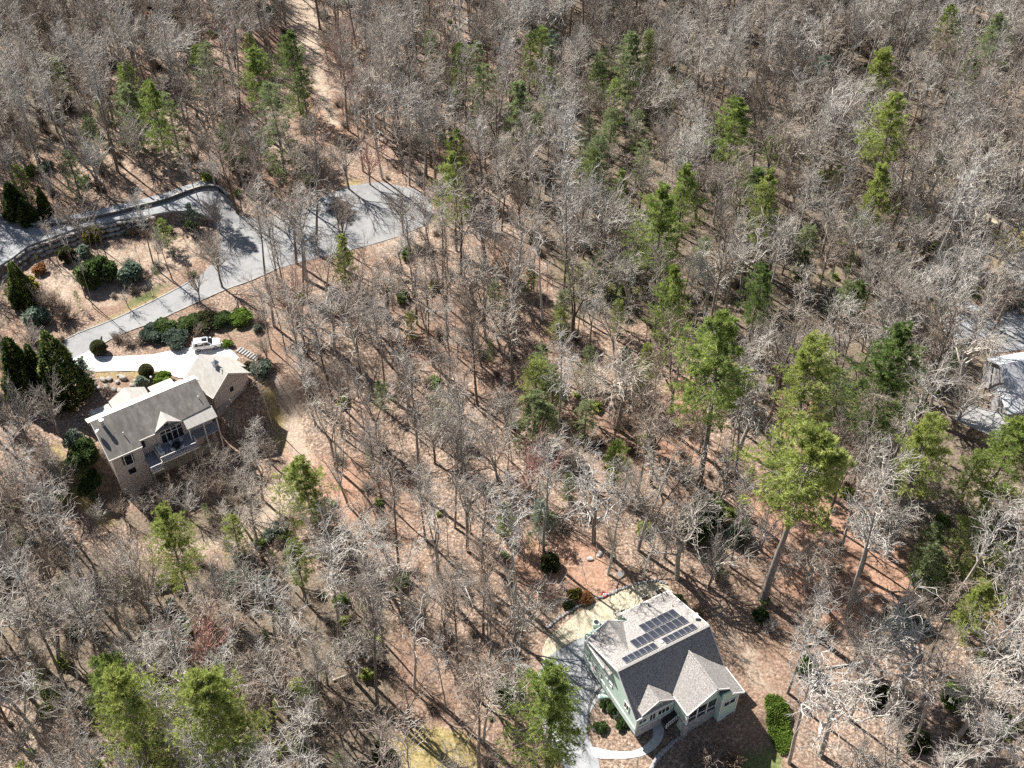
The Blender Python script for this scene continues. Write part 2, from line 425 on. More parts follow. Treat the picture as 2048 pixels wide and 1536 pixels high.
# ------------------------------------------------------------------ ground, roads, drives, paths
def axis(lo, hi, step, far):
    a = list(np.arange(lo, hi + .01, step)); s = step
    l, h = [], []; q = lo; s = step
    while q > -far: s *= 1.35; q -= s; l.append(q)
    q = hi; s = step
    while q < far: s *= 1.35; q += s; h.append(q)
    return np.array(l[::-1] + a + h)
gx, gy = axis(-150, 150, .9, 2500), axis(50, 300, .9, 3500)
X, Y = np.meshgrid(gx, gy)
Z = ht(X, Y)
nx, ny = len(gx), len(gy)
idx = np.arange(nx * ny).reshape(ny, nx)
F = np.stack([idx[:-1, :-1], idx[:-1, 1:], idx[1:, 1:], idx[1:, :-1]], -1).reshape(-1, 4)
Zm = Z + .05 * np.sin(X * 1.7) * np.cos(Y * 1.3)
gme = fast_mesh('ground', np.stack([X, Y, Zm], -1).reshape(-1, 3), F, M['floor'], smooth_=True)
ZONES = {
 'yellow': [[(768, 1440), (800, 1418), (870, 1412), (930, 1425), (955, 1460), (962, 1620), (752, 1620), (770, 1500)],
            [(1985, 465), (2048, 455), (2100, 470), (2100, 600), (2048, 560), (1992, 575)], [(1790, 600), (1850, 598), (1852, 640), (1775, 640)],
            [(188, 745), (280, 743), (276, 752), (192, 754)], [(120, 686), (230, 633), (330, 581), (345, 590), (235, 643), (130, 694)],
            [(103, 885), (125, 895), (160, 955), (215, 1000), (205, 1020), (150, 985), (108, 930)], [(520, 752), (548, 770), (566, 850), (548, 860), (530, 800)],
            [(370, 590), (470, 560), (472, 572), (380, 606)], [(690, 372), (720, 366), (730, 380), (700, 388)], [(1860, 330), (1940, 380), (1930, 400), (1840, 360)],
            [(1110, 1490), (1150, 1560), (1090, 1570), (1080, 1510)]],
 'pale': [[(545, 755), (585, 762), (600, 830), (622, 885), (592, 962), (542, 1012), (482, 1042), (400, 1064), (330, 1070), (300, 1052), (400, 1042), (470, 1008), (530, 966), (516, 930), (560, 905), (577, 872), (560, 830)],
          [(552, -60), (628, -60), (640, 60), (650, 170), (690, 270), (650, 250), (615, 130), (580, 90), (560, 40)], [(50, 545), (150, 512), (300, 474), (420, 468), (425, 500), (330, 572), (230, 622), (110, 610)],
          [(1400, 1195), (1470, 1232), (1545, 1330), (1565, 1400), (1500, 1385), (1440, 1270)], [(850, 376), (895, 420), (880, 475), (740, 515), (740, 490), (862, 440)],
          [(1835, 350), (1925, 392), (1990, 450), (1960, 450), (1880, 400), (1830, 372)], [(1960, 10), (2040, 40), (2040, 80), (1960, 60)], [(800, 1475), (900, 1455), (935, 1505), (930, 1620), (800, 1620)],
          [(1840, 610), (1960, 600), (2000, 640), (1990, 690), (1880, 680)], [(0, 1310), (70, 1330), (110, 1450), (60, 1536), (0, 1536)],],
 'red': [[(1235, 1166), (1290, 1158), (1305, 1172), (1225, 1192)], [(1480, 980), (1740, 1010), (1860, 1190), (1720, 1300), (1560, 1180)], [(600, 190), (660, 200), (700, 300), (640, 300)],
         [(1330, 740), (1400, 760), (1420, 940), (1300, 920)], [(560, 860), (700, 880), (720, 1000), (600, 980)], [(1000, 1060), (1200, 1080), (1230, 1180), (1050, 1180)], [(1560, 770), (1720, 830), (1700, 930), (1560, 900)]],
 'thicket_shade': [[(-80, 990), (240, 1085), (560, 1085), (780, 1150), (790, 1400), (620, 1620), (-80, 1320)], [(1150, -80), (2150, -80), (2150, 430), (1820, 640), (1500, 660), (1130, 640), (1000, 300)], [(1500, 640), (1990, 700), (1960, 960), (1500, 900)], [(-80, -80), (200, -80), (240, 300), (-80, 360)], [(1750, 960), (2150, 900), (2150, 1100), (1800, 1080)], [(170, 860), (250, 985), (350, 1000), (480, 930), (560, 1000), (460, 1040), (330, 1050), (200, 1000)]],  # ground painted darker where brush shades it
 'moss': [[(1120, 520), (1260, 530), (1290, 600), (1140, 610)], [(1850, 1130), (2048, 1090), (2048, 1200), (1880, 1200)]],
 'green': [[(250, 602), (325, 568), (340, 576), (262, 614)], [(455, 628), (500, 622), (505, 655), (460, 662)], [(1870, 560), (1990, 575), (1960, 595), (1880, 590)], [(1480, 1500), (1560, 1480), (1580, 1560), (1480, 1560)]],
}
for nme, polys in ZONES.items():
    w = np.zeros(X.shape)
    for k, p in enumerate(polys): w = np.maximum(w, smooth(-2.2, 2.2, poly_sd(flats(p), X, Y)) * (.55 if nme == 'pale' and k > 1 else 1))
    a = gme.attributes.new(nme, 'FLOAT', 'POINT'); a.data.foreach_set('value', w.ravel().astype(np.float32))
struct(link(bpy.data.objects.new('ground', gme)), 'woodland floor of brown and pinkish fallen leaves')

ROAD = [(70, 712), (156, 667), (230, 638), (334, 588), (400, 552), (436, 515), (440, 470), (425, 448), (440, 395), (458, 402), (475, 428), (520, 440), (600, 418),
        (650, 395), (700, 378), (760, 370), (830, 382), (862, 405), (867, 430), (850, 455), (800, 475), (740, 490), (640, 512), (560, 535), (500, 562), (452, 579),
        (378, 612), (310, 643), (241, 669), (182, 701), (139, 722), (95, 745)]
UPPER = [(-80, 420), (0, 440), (40, 452), (70, 458), (100, 456), (160, 448), (220, 436), (270, 423), (330, 408), (370, 393), (410, 381), (440, 383), (440, 395), (425, 448), (390, 440), (350, 440), (306, 449),
         (282, 453), (242, 459), (209, 466), (161, 475), (137, 482), (105, 493), (64, 506), (29, 532), (0, 550), (-80, 590)]
DRIVE = [(139, 722), (182, 701), (193, 713), (226, 714), (258, 712), (304, 710), (360, 698), (392, 694), (448, 684), (462, 700), (478, 716), (440, 752), (400, 752), (369, 757), (360, 757), (347, 753), (337, 745), (278, 742), (193, 744), (156, 739)]
GDRIVE = [(1215, 1235), (1174, 1256), (1108, 1282), (1081, 1309), (1073, 1348), (1078, 1400), (1100, 1450), (1130, 1500), (1165, 1600), (1250, 1640), (1212, 1545), (1201, 1495), (1188, 1465), (1177, 1435), (1182, 1402), (1204, 1372), (1240, 1330)]
GRAVEL = [(1092, 1258), (1130, 1230), (1171, 1206), (1212, 1192), (1259, 1173), (1308, 1163), (1330, 1169), (1345, 1185), (1320, 1225), (1240, 1262), (1174, 1257), (1108, 1282), (1085, 1300)]
GPATH = [(1187, 1466), (1225, 1476), (1266, 1480), (1290, 1473), (1306, 1460), (1310, 1449), (1308, 1438), (1322, 1432), (1331, 1450), (1321, 1472), (1297, 1488), (1266, 1493), (1230, 1491), (1194, 1486)]
struct(sheet('road', ROAD, M['asphalt'], .07), 'grey residential road ending in a wide turning circle')
struct(sheet('upper_road', [q for q in UPPER], M['asphalt_pale'], .1, step=1.3, thick=.5, lift=2.4), 'pale grey upper road above the boulder wall')
struct(sheet('driveway', DRIVE, M['concrete'], .11), 'bright concrete driveway of the tan house')
struct(sheet('asphalt_driveway', smooth_line(GDRIVE, 3, True), M['asphalt_pale'], .07), 'curved blue grey driveway beside the green house')
struct(sheet('gravel_pad', smooth_line(GRAVEL, 3, True), M['gravel'], .05), 'cream gravel strip behind the green house')
struct(sheet('footpath', smooth_line(GPATH, 3, True), M['concrete'], .08, thick=.15), 'white curved concrete path to the green house steps')
struct(sheet('gravel_track', [(1838, 352), (1850, 346), (1930, 392), (2000, 455), (1985, 462), (1915, 405)], M['gravel'], .05), 'pale track among the trees')
struct(sheet('far_driveway', [(1880, 615), (1935, 600), (2000, 625), (2060, 610), (2080, 690), (2000, 700), (1930, 690), (1890, 660)], M['asphalt_pale'], .07), 'grey parking area beside the grey house')
struct(sheet('far_lane', [(2010, 530), (2060, 500), (2080, 580), (2030, 585)], M['asphalt'], .07), 'short asphalt lane crossing the yellow lawn')
struct(sheet('distant_road', [(1930, -60), (2010, -10), (2060, 22), (2100, -10), (2060, -80)], M['asphalt_pale'], .07), 'grey road at the far corner of the wood')

def kerb_run(name, px, w, h, mat, label, off=.0, parent=None):
    P = [ground(*q) for q in smooth_line(px, 3)]
    mb = MB()
    for a, b in zip(P[:-1], P[1:]):
        mb.bar((a[0], a[1], a[2] + h / 2 + off), (b[0], b[1], b[2] + h / 2 + off), w, h)
    o = mb.build(name, mat); return struct(o, label)
kerb_run('kerb', [(115, 689), (156, 667), (230, 638), (334, 588), (400, 552)], .25, .16, M['kerb'], 'kerb along the road below the wooded island')
kerb_run('kerb', [(182, 701), (241, 669), (310, 643), (378, 612), (452, 579), (500, 562), (560, 535)], .25, .14, M['kerb'], 'kerb between road and planted bank')
kerb_run('kerb', [(1204, 1372), (1182, 1402), (1177, 1435), (1187, 1463)], .3, .15, M['dark_stone'], 'dark kerb round the planting bed by the green house')

def rock_mesh(name, seed, mat, sx=1, sy=1, sz=.7):
    r = np.random.default_rng(seed); bm = bmesh.new(); bmesh.ops.create_icosphere(bm, subdivisions=2, radius=.5)
    ph = r.uniform(0, 6, 6)
    for v in bm.verts:
        c = v.co; k = 1 + .16 * math.sin(5 * c.x + ph[0]) + .15 * math.sin(6 * c.y + ph[1]) + .12 * math.sin(7 * c.z + ph[2]) + r.uniform(-.06, .06)
        v.co = Vector((max(-.43, min(.43, c.x * k)) * sx, max(-.43, min(.43, c.y * k)) * sy, max(-.4, min(.4, c.z * k)) * sz))
    me = bpy.data.meshes.new(name); bm.to_mesh(me); bm.free(); me.materials.append(mat); return me
ROCKS = [rock_mesh('boulder', i, M['stone'], 1.15, .9, .75) for i in range(5)]
ROCKS_G = [rock_mesh('cobble', 20 + i, M['stone_grey'], 1.1, .9, .8) for i in range(4)]
def place(name, me, loc, rz=0, s=1, parent=None, rx=0):
    o = bpy.data.objects.new(name, me); o.location = loc; o.rotation_euler = (rx, 0, rz)
    o.scale = (s, s, s) if np.isscalar(s) else s
    return link(o, parent)
# boulder wall holding up the upper road
L = np.array([np.append(p, 0) for p in _wl[1:11]])
wall = thing('stone_wall', 'pale boulder retaining wall holding up the upper road', 'wall', (L[4][0], L[4][1], 0))
seg = np.cumsum([0] + [np.linalg.norm(b - a) for a, b in zip(L[:-1], L[1:])]); tot = seg[-1]
for row in range(3):
    s = R.uniform(0, .6)
    while s < tot:
        w = R.uniform(.75, 1.7); c = s + w / 2
        p = np.array([np.interp(c, seg, L[:, 0]), np.interp(c, seg, L[:, 1])])
        q = np.array([np.interp(c + .3, seg, L[:, 0]), np.interp(c + .3, seg, L[:, 1])]); d = q - p; rz = math.atan2(d[1], d[0])
        nrm = np.array([-math.sin(rz), math.cos(rz)])
        if R.random() > .06:
            amt = WALL_TOP * (1 - float(smooth(-62, -52, p[0])))
            z0 = float(ht(p[0] - nrm[0] * 1.2, p[1] - nrm[1] * 1.2))
            if amt > .35 + row * .6:
                pos = p + nrm * (row * .55 - .5 + R.uniform(-.1, .1))
                place('boulder', ROCKS[R.integers(5)], (pos[0] - wall.location.x, pos[1] - wall.location.y, z0 + .35 + row * .72 + R.uniform(-.12, .12)), rz + R.uniform(-.35, .35),
                      (w * 1.05, R.uniform(1.0, 1.3), R.uniform(.95, 1.2)), wall)
        s += w * .96
# low wall with a pale coping along the uphill side of the upper road
P = [ground(*q) for q in smooth_line([(-60, 425), (0, 437), (40, 449), (70, 455), (100, 453), (160, 444), (220, 432), (270, 419), (330, 404), (370, 389), (410, 377), (440, 380), (456, 396)], 3)]
lw = thing('roadside_wall', 'long low dark wall with pale coping along the upper road', 'wall', tuple(P[12])); o = P[12]
mb, mc = MB(), MB()
for a, b in zip(P[:-1], P[1:]):
    a, b = a - o, b - o
    mb.bar((a[0], a[1], a[2] + .3), (b[0], b[1], b[2] + .3), .35, 1.0); mc.bar((a[0], a[1], a[2] + .86), (b[0], b[1], b[2] + .86), .42, .1)
mb.build('wall_body', M['dark_stone'], lw); mc.build('coping', M['kerb'], lw)

# ------------------------------------------------------------------ houses
def window(parent, p0, right, w, h, nrm, frame=None, base=None, bars=(), mat='white', fw=.1, gl='glass'):
    """p0: lower corner on the wall plane; right and nrm are unit vectors; > pane."""
    p0, r, n, u = np.array(p0, float), np.array(right, float), np.array(nrm, float), np.array([0, 0, 1.])
    m = MB()
    def piece(a0, a1, b0, b1, d0, d1):
        c = [p0 + r * a + u * b + n * d for d in (d0, d1) for b in (b0, b1) for a in (a0, a1)]
        m.add(c, [(0, 2, 3, 1), (4, 5, 7, 6), (0, 1, 5, 4), (2, 6, 7, 3), (0, 4, 6, 2), (1, 3, 7, 5)])
    piece(-fw, w + fw, -fw, 0, .0, .09); piece(-fw, w + fw, h, h + fw, 0, .09); piece(-fw, 0, 0, h, 0, .087); piece(w, w + fw, 0, h, 0, .087)
    for b in bars: piece(w * b - fw * .35, w * b + fw * .35, 0, h, .02, .08)
    o = m.build('window', M[mat], parent, frame, base)
    g = MB(); c = [p0 + r * a + u * b + n * d for d in (.005, .03) for b in (0, h) for a in (0, w)]
    g.add(c, [(0, 2, 3, 1), (4, 5, 7, 6), (0, 1, 5, 4), (2, 6, 7, 3), (0, 4, 6, 2), (1, 3, 7, 5)])
    g.build('pane', M[gl], o, frame, base)
    return o
def wall_poly(parent, pts, t, nrm, mat, name='wall', frame=None, base=None, label=None):
    """A wall panel of thickness t; pts on its outer face, nrm pointing out."""
    n = np.array(nrm, float)
    return MB().slab(pts, t, tuple(-n)).build(name, mat, parent, frame, base, label)

# ---- green house
gz = 0.0
G = thing('green_house', 'green house with solar panels, front gables and white trim', 'house', tuple(GF.w(0, 0, 0)), GF.a)
hr, eb, ef, Wb, Wf, GL_ = 8.92, 5.38, 4.19, 8.96, 4.91, 14.06
bz = lambda y: hr - y * (hr - eb) / Wb
fz = lambda y: hr + y * (hr - ef) / Wf
# walls
wall_poly(G, [(.4, -4.5, -.6), (.4, 8.5, -.6), (.4, 8.5, bz(8.5) - .2), (.4, 0, hr - .22), (.4, -4.5, fz(-4.5) - .2)], .25, (-1, 0, 0), M['wall_green'])
wall_poly(G, [(13.65, -4.5, -.6), (13.65, 8.5, -.6), (13.65, 8.5, bz(8.5) - .2), (13.65, 0, hr - .22), (13.65, -4.5, fz(-4.5) - .2)], .25, (1, 0, 0), M['wall_green'])
wall_poly(G, [(.65, -4.5, -.6), (6.3, -4.5, -.6), (6.3, -4.5, fz(-4.5) - .2), (.65, -4.5, fz(-4.5) - .2)], .25, (0, -1, 0), M['wall_green'])
wall_poly(G, [(.65, 8.5, -.6), (13.4, 8.5, -.6), (13.4, 8.5, bz(8.5) - .2), (.65, 8.5, bz(8.5) - .2)], .25, (0, 1, 0), M['wall_green'])
sbox('stone_base', M['stone_grey'], G, .36, 6.4, -4.62, -4.52, -1.2, .75)
sbox('water_table', M['white'], G, .33, 6.4, -4.66, -4.54, .75, .9)
sbox('corner_board', M['white'], G, .3, .5, -4.64, -4.44, .9, 3.98)
MB().slab([(.385, -4.5, .6), (.385, 8.5, .6), (.385, 8.5, .95), (.385, -4.5, .95)], .09, (-1, 0, 0)).build('water_table', M['white'], G)
# roof: back slope (cut back behind the garage gable), front slope
roof = MB().slab([(-.02, 0, hr), (GL_, 0, hr), (GL_, Wb, eb), (6.3, Wb, eb), (6.3, 7.3, bz(7.3)), (-.02, 7.3, bz(7.3))], .2).build('roof', M['roof_green'], G)
MB().slab([(-.02, 0, hr + .002), (GL_, 0, hr + .002), (GL_, -Wf, ef), (-.02, -Wf, ef)], .2).build('front_slope', M['roof_green'], roof)
MB().bar((-.05, 0, hr + .03), (GL_ + .03, 0, hr + .03), .34, .09).build('ridge_cap', M['roof_green'], roof)
for a, b, w, h in (((-.07, 0, hr - .12), (-.07, -Wf, ef - .12), .09, .26), ((-.07, 0, hr - .12), (-.07, 7.3, bz(7.3) - .12), .088, .26), ((GL_ + .05, 0, hr - .12), (GL_ + .05, -Wf, ef - .12), .09, .26),
                   ((GL_ + .05, 0, hr - .12), (GL_ + .05, Wb, eb - .12), .088, .26), ((6.3, Wb + .06, eb - .1), (GL_ + .05, Wb + .06, eb - .1), .12, .2), ((-.07, -Wf - .06, ef - .1), (5.9, -Wf - .06, ef - .1), .12, .2)):
    MB().bar(a, b, w, h).build('fascia', M['white'], roof)
# garage gable at the back
hw = bz(2.29); xw, ww, ye = 3.12, 3.2, 7.5; wz = lambda d: hw - .8 * d
wr = MB().slab([(xw, 1.6, hw + .003), (xw, ye, hw + .003), (xw - ww, ye, wz(ww)), (xw - ww, 1.6, wz(ww))], .2).slab([(xw, 1.6, hw), (xw, ye, hw), (xw + ww, ye, wz(ww)), (xw + ww, 1.6, wz(ww))], .2).build('gable_roof', M['roof_green'], roof)
wall_poly(G, [(.3, 7.2, -.6), (6.0, 7.2, -.6), (6.0, 7.2, wz(2.8) - .2), (xw, 7.2, hw - .25), (.3, 7.2, wz(2.8) - .2)], .2, (0, 1, 0), M['wall_green'])
MB().bar((xw, ye + .06, hw - .1), (xw - ww, ye + .06, wz(ww) - .1), .1, .24).bar((xw, ye + .06, hw - .1), (xw + ww, ye + .06, wz(ww) - .1), .1, .24).bar((xw - ww - .05, 2.9, wz(ww) - .1), (xw - ww - .05, ye, wz(ww) - .1), .12, .2).build('gable_fascia', M['white'], roof)
for k, (a, b) in enumerate(((4.0, 4.9), (5.4, 6.3))):   # garage doors in the drive side
    d = MB().slab([(.36, a, .0), (.36, b, .0), (.36, b, 2.1), (.36, a, 2.1)], .06, (-1, 0, 0)).build('side_door', M['white'], G)
# small front gable
sa, st, sx, sh = -2.3, -5.05, 3.15, 6.7
zl = lambda d: sh - .68 * d
sg = MB().slab([(sx, sa + .4, sh), (sx, st, sh), (sx - 2.5, st, zl(2.5)), (sx - 2.5, -4.0, zl(2.5))], .16).slab([(sx, sa + .4, sh + .002), (sx, st, sh + .002), (sx + 2.5, st, zl(2.5)), (sx + 2.5, -4.0, zl(2.5))], .16).build('small_gable_roof', M['roof_green'], roof)
MB().bar((sx, st - .05, sh - .1), (sx - 2.5, st - .05, zl(2.5) - .1), .08, .2).bar((sx, st - .05, sh - .1), (sx + 2.5, st - .05, zl(2.5) - .1), .08, .2).build('small_gable_fascia', M['cream'], roof)
wall_poly(G, [(.9, -4.56, 3.9), (5.4, -4.56, 3.9), (5.4, -4.56, 4.7), (sx, -4.56, sh - .2), (.9, -4.56, 4.7)], .2, (0, -1, 0), M['wall_green'], 'gable_wall')
# windows of the front wall
window(G, (.85, -4.5, 1.7), (1, 0, 0), 1.1, .75, (0, -1, 0), bars=(.5,))
window(G, (2.5, -4.5, 1.2), (1, 0, 0), .9, 1.5, (0, -1, 0), bars=(.5,))
window(G, (3.8, -4.5, 1.5), (1, 0, 0), 1.7, 1.1, (0, -1, 0), bars=(.33, .66))
for a, z in ((1.4, 2.5), (2.5, 2.9)): window(G, (.4, a, z), (0, 1, 0), .55, .55, (-1, 0, 0))
window(G, (.4, -2.6, 2.4), (0, 1, 0), .9, 1.3, (-1, 0, 0), bars=(.5,))
# big front gable
g0, vg0, vg1, hg = 10.08, -1.0, -7.71, 7.78; wl = 4.19; gzf = lambda d: hg - .705 * d
bg = MB().slab([(g0, vg0, hg), (g0, vg1, hg), (g0 - wl, vg1, gzf(wl)), (g0 - wl, -4.2, gzf(wl))], .2)
bg.slab([(g0, vg0, hg + .002), (g0, vg1, hg + .002), (g0 + 2.05, vg1, gzf(2.05)), (g0 + 2.05, vg0 - 2.0, gzf(2.05))], .2)
bg.slab([(g0 + 2.05, vg0 - 2.0, gzf(2.05) - .003), (g0 + 2.05, -8.5, gzf(2.05) - .003), (g0 + 4.1, -8.5, gzf(4.1)), (g0 + 4.1, -4.3, gzf(4.1))], .2)
bg = bg.build('large_gable_roof', M['roof_green'], roof)
m = MB().bar((g0, vg1 - .05, hg - .1), (g0 - wl, vg1 - .05, gzf(wl) - .1), .1, .24).bar((g0, vg1 - .05, hg - .1), (g0 + 2.05, vg1 - .05, gzf(2.05) - .1), .1, .24)
m.bar((g0 + 2.1, -8.55, gzf(2.1) - .1), (g0 + 4.1, -8.55, gzf(4.1) - .1), .1, .24).bar((g0 + 4.15, -4.4, gzf(4.1) - .1), (g0 + 4.15, -8.5, gzf(4.1) - .1), .1, .22).bar((g0 - wl - .05, -4.6, gzf(wl) - .1), (g0 - wl - .05, vg1, gzf(wl) - .1), .1, .22)
m.build('large_gable_fascia', M['white'], roof)
MB().bar((g0, vg0, hg + .03), (g0, vg1, hg + .03), .26, .06).build('gable_ridge', M['roof_green'], roof)
# screened porch under it, stone base, green bay
wall_poly(G, [(6.3, -7.25, 4.2), (11.0, -7.25, 4.2), (11.0, -7.25, gzf(.92) - .25), (g0, -7.25, hg - .25), (6.3, -7.25, gzf(3.78) - .25)], .2, (0, -1, 0), M['wall_green'], 'gable_wall')
sbox('stone_base', M['stone_grey'], G, 6.3, 11.0, -7.3, -7.0, -2.2, 1.6, label='grey stone wall below the screened porch')
for k in range(4):
    x = 6.35 + k * 1.52
    MB().box(x, x + .16, -7.28, -7.1, 1.6, 4.2).build('porch_post', M['white'], G)
for k in range(3):
    x = 6.35 + k * 1.52; MB().box(x + .16, x + 1.52, -7.2, -7.17, 1.62, 4.18).build('porch_screen', M['glass'], G)
sbox('porch_rail', M['white'], G, 6.5, 11.0, -7.31, -7.23, 2.5, 2.6)
wall_poly(G, [(6.3, -4.6, -1.5), (6.3, -7.05, -1.5), (6.3, -7.05, 4.7), (6.3, -4.6, 4.7)], .2, (-1, 0, 0), M['wall_green'])
bay = MB().box(11.0, 13.75, -8.1, -4.5, -2.2, gzf(3.7) - .15).build('front_bay', M['wall_green'], G)
wall_poly(G, [(11.0, -8.12, gzf(3.7) - .16), (13.7, -8.12, gzf(3.7) - .16), (12.1, -8.12, gzf(2.1) - .24), (11.0, -8.12, gzf(2.1) - .24)], .2, (0, -1, 0), M['wall_green'], 'gable_wall')
sbox('stone_base', M['stone_grey'], G, 10.95, 13.8, -8.19, -4.6, -2.3, -.6)
sbox('bay_trim', M['white'], G, 10.93, 13.82, -8.21, -8.11, -.6, -.42)
for x in (10.96, 13.6): sbox('corner_board', M['white'], G, x, x + .18, -8.17, -8.09, -.42, gzf(3.7) - .2)
window(G, (11.5, -8.11, 2.75), (1, 0, 0), 1.75, .95, (0, -1, 0), bars=(.5,))
c = MB().box(6.0, 6.6, -7.6, -7.0, -2.2, 1.5).build('stone_pier', M['stone_grey'], G); MB().box(6.15, 6.45, -7.45, -7.15, 1.5, 4.6).build('column', M['white'], c)
# entrance steps with railings
for k in range(6): sbox('step', M['dark_wood'], G, 4.35 + k * .3, 4.65 + k * .3, -5.9, -4.7, -.4, .1 + k * .17)
sbox('landing', M['dark_wood'], G, 6.15, 7.4, -6.9, -4.7, .9, 1.1)
def rail(a, b, parent, mat, name='railing', n=6, h=.95):
    m = MB(); a, b = np.array(a, float), np.array(b, float)
    m.bar(a + (0, 0, h), b + (0, 0, h), .09, .07).bar(a + (0, 0, .12), b + (0, 0, .12), .05, .05)
    for k in range(n + 1):
        p = a + (b - a) * k / n; m.bar(p, p + (0, 0, h), .04 if 0 < k < n else .1)
    return m.build(name, mat, parent)
rail((4.3, -5.95, 0), (6.1, -5.95, 1.1), G, M['white']); rail((6.1, -5.95, 1.1), (6.1, -7.0, 1.1), G, M['white'], n=4)
# solar panels, four rows
sm = MB().box(-.46, .46, -.76, .76, 0, .05).build('solar_panel', M['solar'], roof); spm = sm.data; bpy.data.objects.remove(sm)
def panel_mesh(w, l):
    fr = MB(); t = .028
    fr.box(-w / 2, w / 2, -l / 2, -l / 2 + t, 0, .05).box(-w / 2, w / 2, l / 2 - t, l / 2, 0, .05).box(-w / 2, -w / 2 + t, -l / 2 + t, l / 2 - t, 0, .05).box(w / 2 - t, w / 2, -l / 2 + t, l / 2 - t, 0, .05)
    o = fr.build('solar_panel', M['chrome']); a = o.data; bpy.data.objects.remove(o)
    o = MB().box(-w / 2 + t, w / 2 - t, -l / 2 + t, l / 2 - t, .005, .04).build('cells', M['solar']); b = o.data; bpy.data.objects.remove(o)
    return a, b
tilt = -math.atan((hr - eb) / Wb); cosb = math.cos(tilt)
big_p, low_p = panel_mesh(.89, 1.7), panel_mesh(.80, 1.22)
def panel_row(pm, x0, n, dx, yc):
    for k in range(n):
        x = x0 + dx * (k + .5)
        f = bpy.data.objects.new('solar_panel', pm[0]); f.location = (x, yc, bz(yc) + .09); f.rotation_euler = (tilt, 0, 0); link(f, G)
        link(bpy.data.objects.new('cells', pm[1]), f)
panel_row(big_p, 6.75, 6, .925, 4.66); panel_row(big_p, 4.12, 9, .925, 2.84); panel_row(low_p, 1.5, 6, .83, 1.03); panel_row(low_p, 7.62, 6, .83, .98)
# small things on its roof
MB().cyl((10.14, 7.97, bz(7.97) - .05), (10.14, 7.97, bz(7.97) + .5), .09).build('vent_pipe', M['black'], roof)
MB().cyl((12.66, 6.0, bz(6) - .05), (12.66, 6.0, bz(6) + .3), .06).build('vent_pipe', M['black'], roof)
MB().cyl((6.65, 1.9, bz(1.9) - .05), (6.65, 1.9, bz(1.9) + .3), .06).build('vent_pipe', M['black'], roof)
MB().ball((7.3, 1.0, bz(1.0) + .1), .28, rz=.18).build('roof_vent', M['white'], roof)
d = MB().cyl((13.6, 2.2, bz(2.2)), (13.6, 2.2, bz(2.2) + .7), .04)
d.cyl((13.52, 2.2, bz(2.2) + .7), (13.40, 2.28, bz(2.2) + .84), .38, .12, 14); d.build('satellite_dish', M['white'], roof)
MB().box(5.4, 6.1, 8.3, 8.8, -.6, 6.3).build('chimney', M['stone'], roof)

# ---- tan house
T = thing('tan_house', 'tan two-storey house with brown shingle roof, deck and turned garage', 'house', tuple(TF.w(0, 0, 0)), TF.a)
tr = lambda y: 7.19 + .514 * y      # front slope height, y negative to the front
def tw(pts, nrm, mat='wall_tan', name='wall', t=.22, label=None): return wall_poly(T, pts, t, nrm, M[mat], name, label=label)
tw([(.3, -5.7, -5.4), (5.0, -5.7, -5.4), (5.0, -5.7, 4.0), (.3, -5.7, 4.0)], (0, -1, 0))
tw([(.3, -5.48, -5.4), (.3, 2.2, -5.4), (.3, 2.2, 5.6), (.3, 0, 6.95), (.3, -5.48, 4.05)], (-1, 0, 0))
tw([(5.0, -5.48, -5.4), (5.0, -4.6, -5.4), (5.0, -4.6, 4.4), (5.0, -5.48, 4.0)], (1, 0, 0))
tw([(5.0, -4.6, -5.4), (17.0, -4.6, -5.4), (17.0, -4.6, 4.6), (5.0, -4.6, 4.6)], (0, -1, 0))
tw([(17.0, -4.4, -5.4), (17.0, 2.2, -5.4), (17.0, 2.2, 5.6), (17.0, 0, 6.95), (17.0, -4.4, 4.65)], (1, 0, 0))
tw([(.5, 2.2, -1), (16.8, 2.2, -1), (16.8, 2.2, 5.6), (.5, 2.2, 5.6)], (0, 1, 0))
sbox('foundation', M['foundation'], T, .2, 5.1, -5.83, -5.71, -5.6, -4.15)
sbox('foundation', M['foundation'], T, 5.0, 17.1, -4.75, -4.62, -5.6, -2.6)
MB().slab([(.2, -5.7, -5.5), (.2, 2.2, -5.5), (.2, 2.2, -4.0), (.2, -5.7, -4.2)], .08, (1, 0, 0)).build('foundation', M['foundation'], T)
sbox('floor_band', M['trim_tan'], T, .25, 5.05, -5.76, -5.703, .9, 1.1)
sbox('corner_board', M['trim_tan'], T, .2, .38, -5.78, -5.705, -4.1, 3.95); sbox('corner_board', M['trim_tan'], T, 4.9, 5.08, -5.78, -5.705, -4.1, 3.95)
troof = MB().slab([(-.1, 0, 7.19), (17.3, 0, 7.19), (17.3, -4.62, tr(-4.62)), (7.6, -5.2, tr(-5.2)), (5.2, -5.2, tr(-5.2)), (5.2, -6.15, tr(-6.15)), (-.1, -6.15, tr(-6.15))], .2).build('roof', M['roof_tan'], T)
MB().slab([(-.5, 0.0, 7.22), (15.4, 0.0, 7.22), (15.4, 2.6, 5.7), (-.5, 2.6, 5.7)], .2).slab([(15.4, -.35, 7.03), (17.6, -.35, 7.03), (17.6, 2.6, 5.5), (15.4, 2.6, 5.5)], .2).build('back_slope', M['roof_sunlit'], troof)  # sunlit look of the back slope is painted by its pale material
for a, b in (((-.14, 0, 7.05), (-.14, -6.15, tr(-6.15) - .1)), ((-.14, -6.2, tr(-6.15) - .09), (5.2, -6.2, tr(-6.15) - .09)), ((5.2, -5.25, tr(-5.2) - .09), (7.7, -5.25, tr(-5.2) - .09))): MB().bar(a, b, .095, .21).build('fascia', M['cream'], troof)
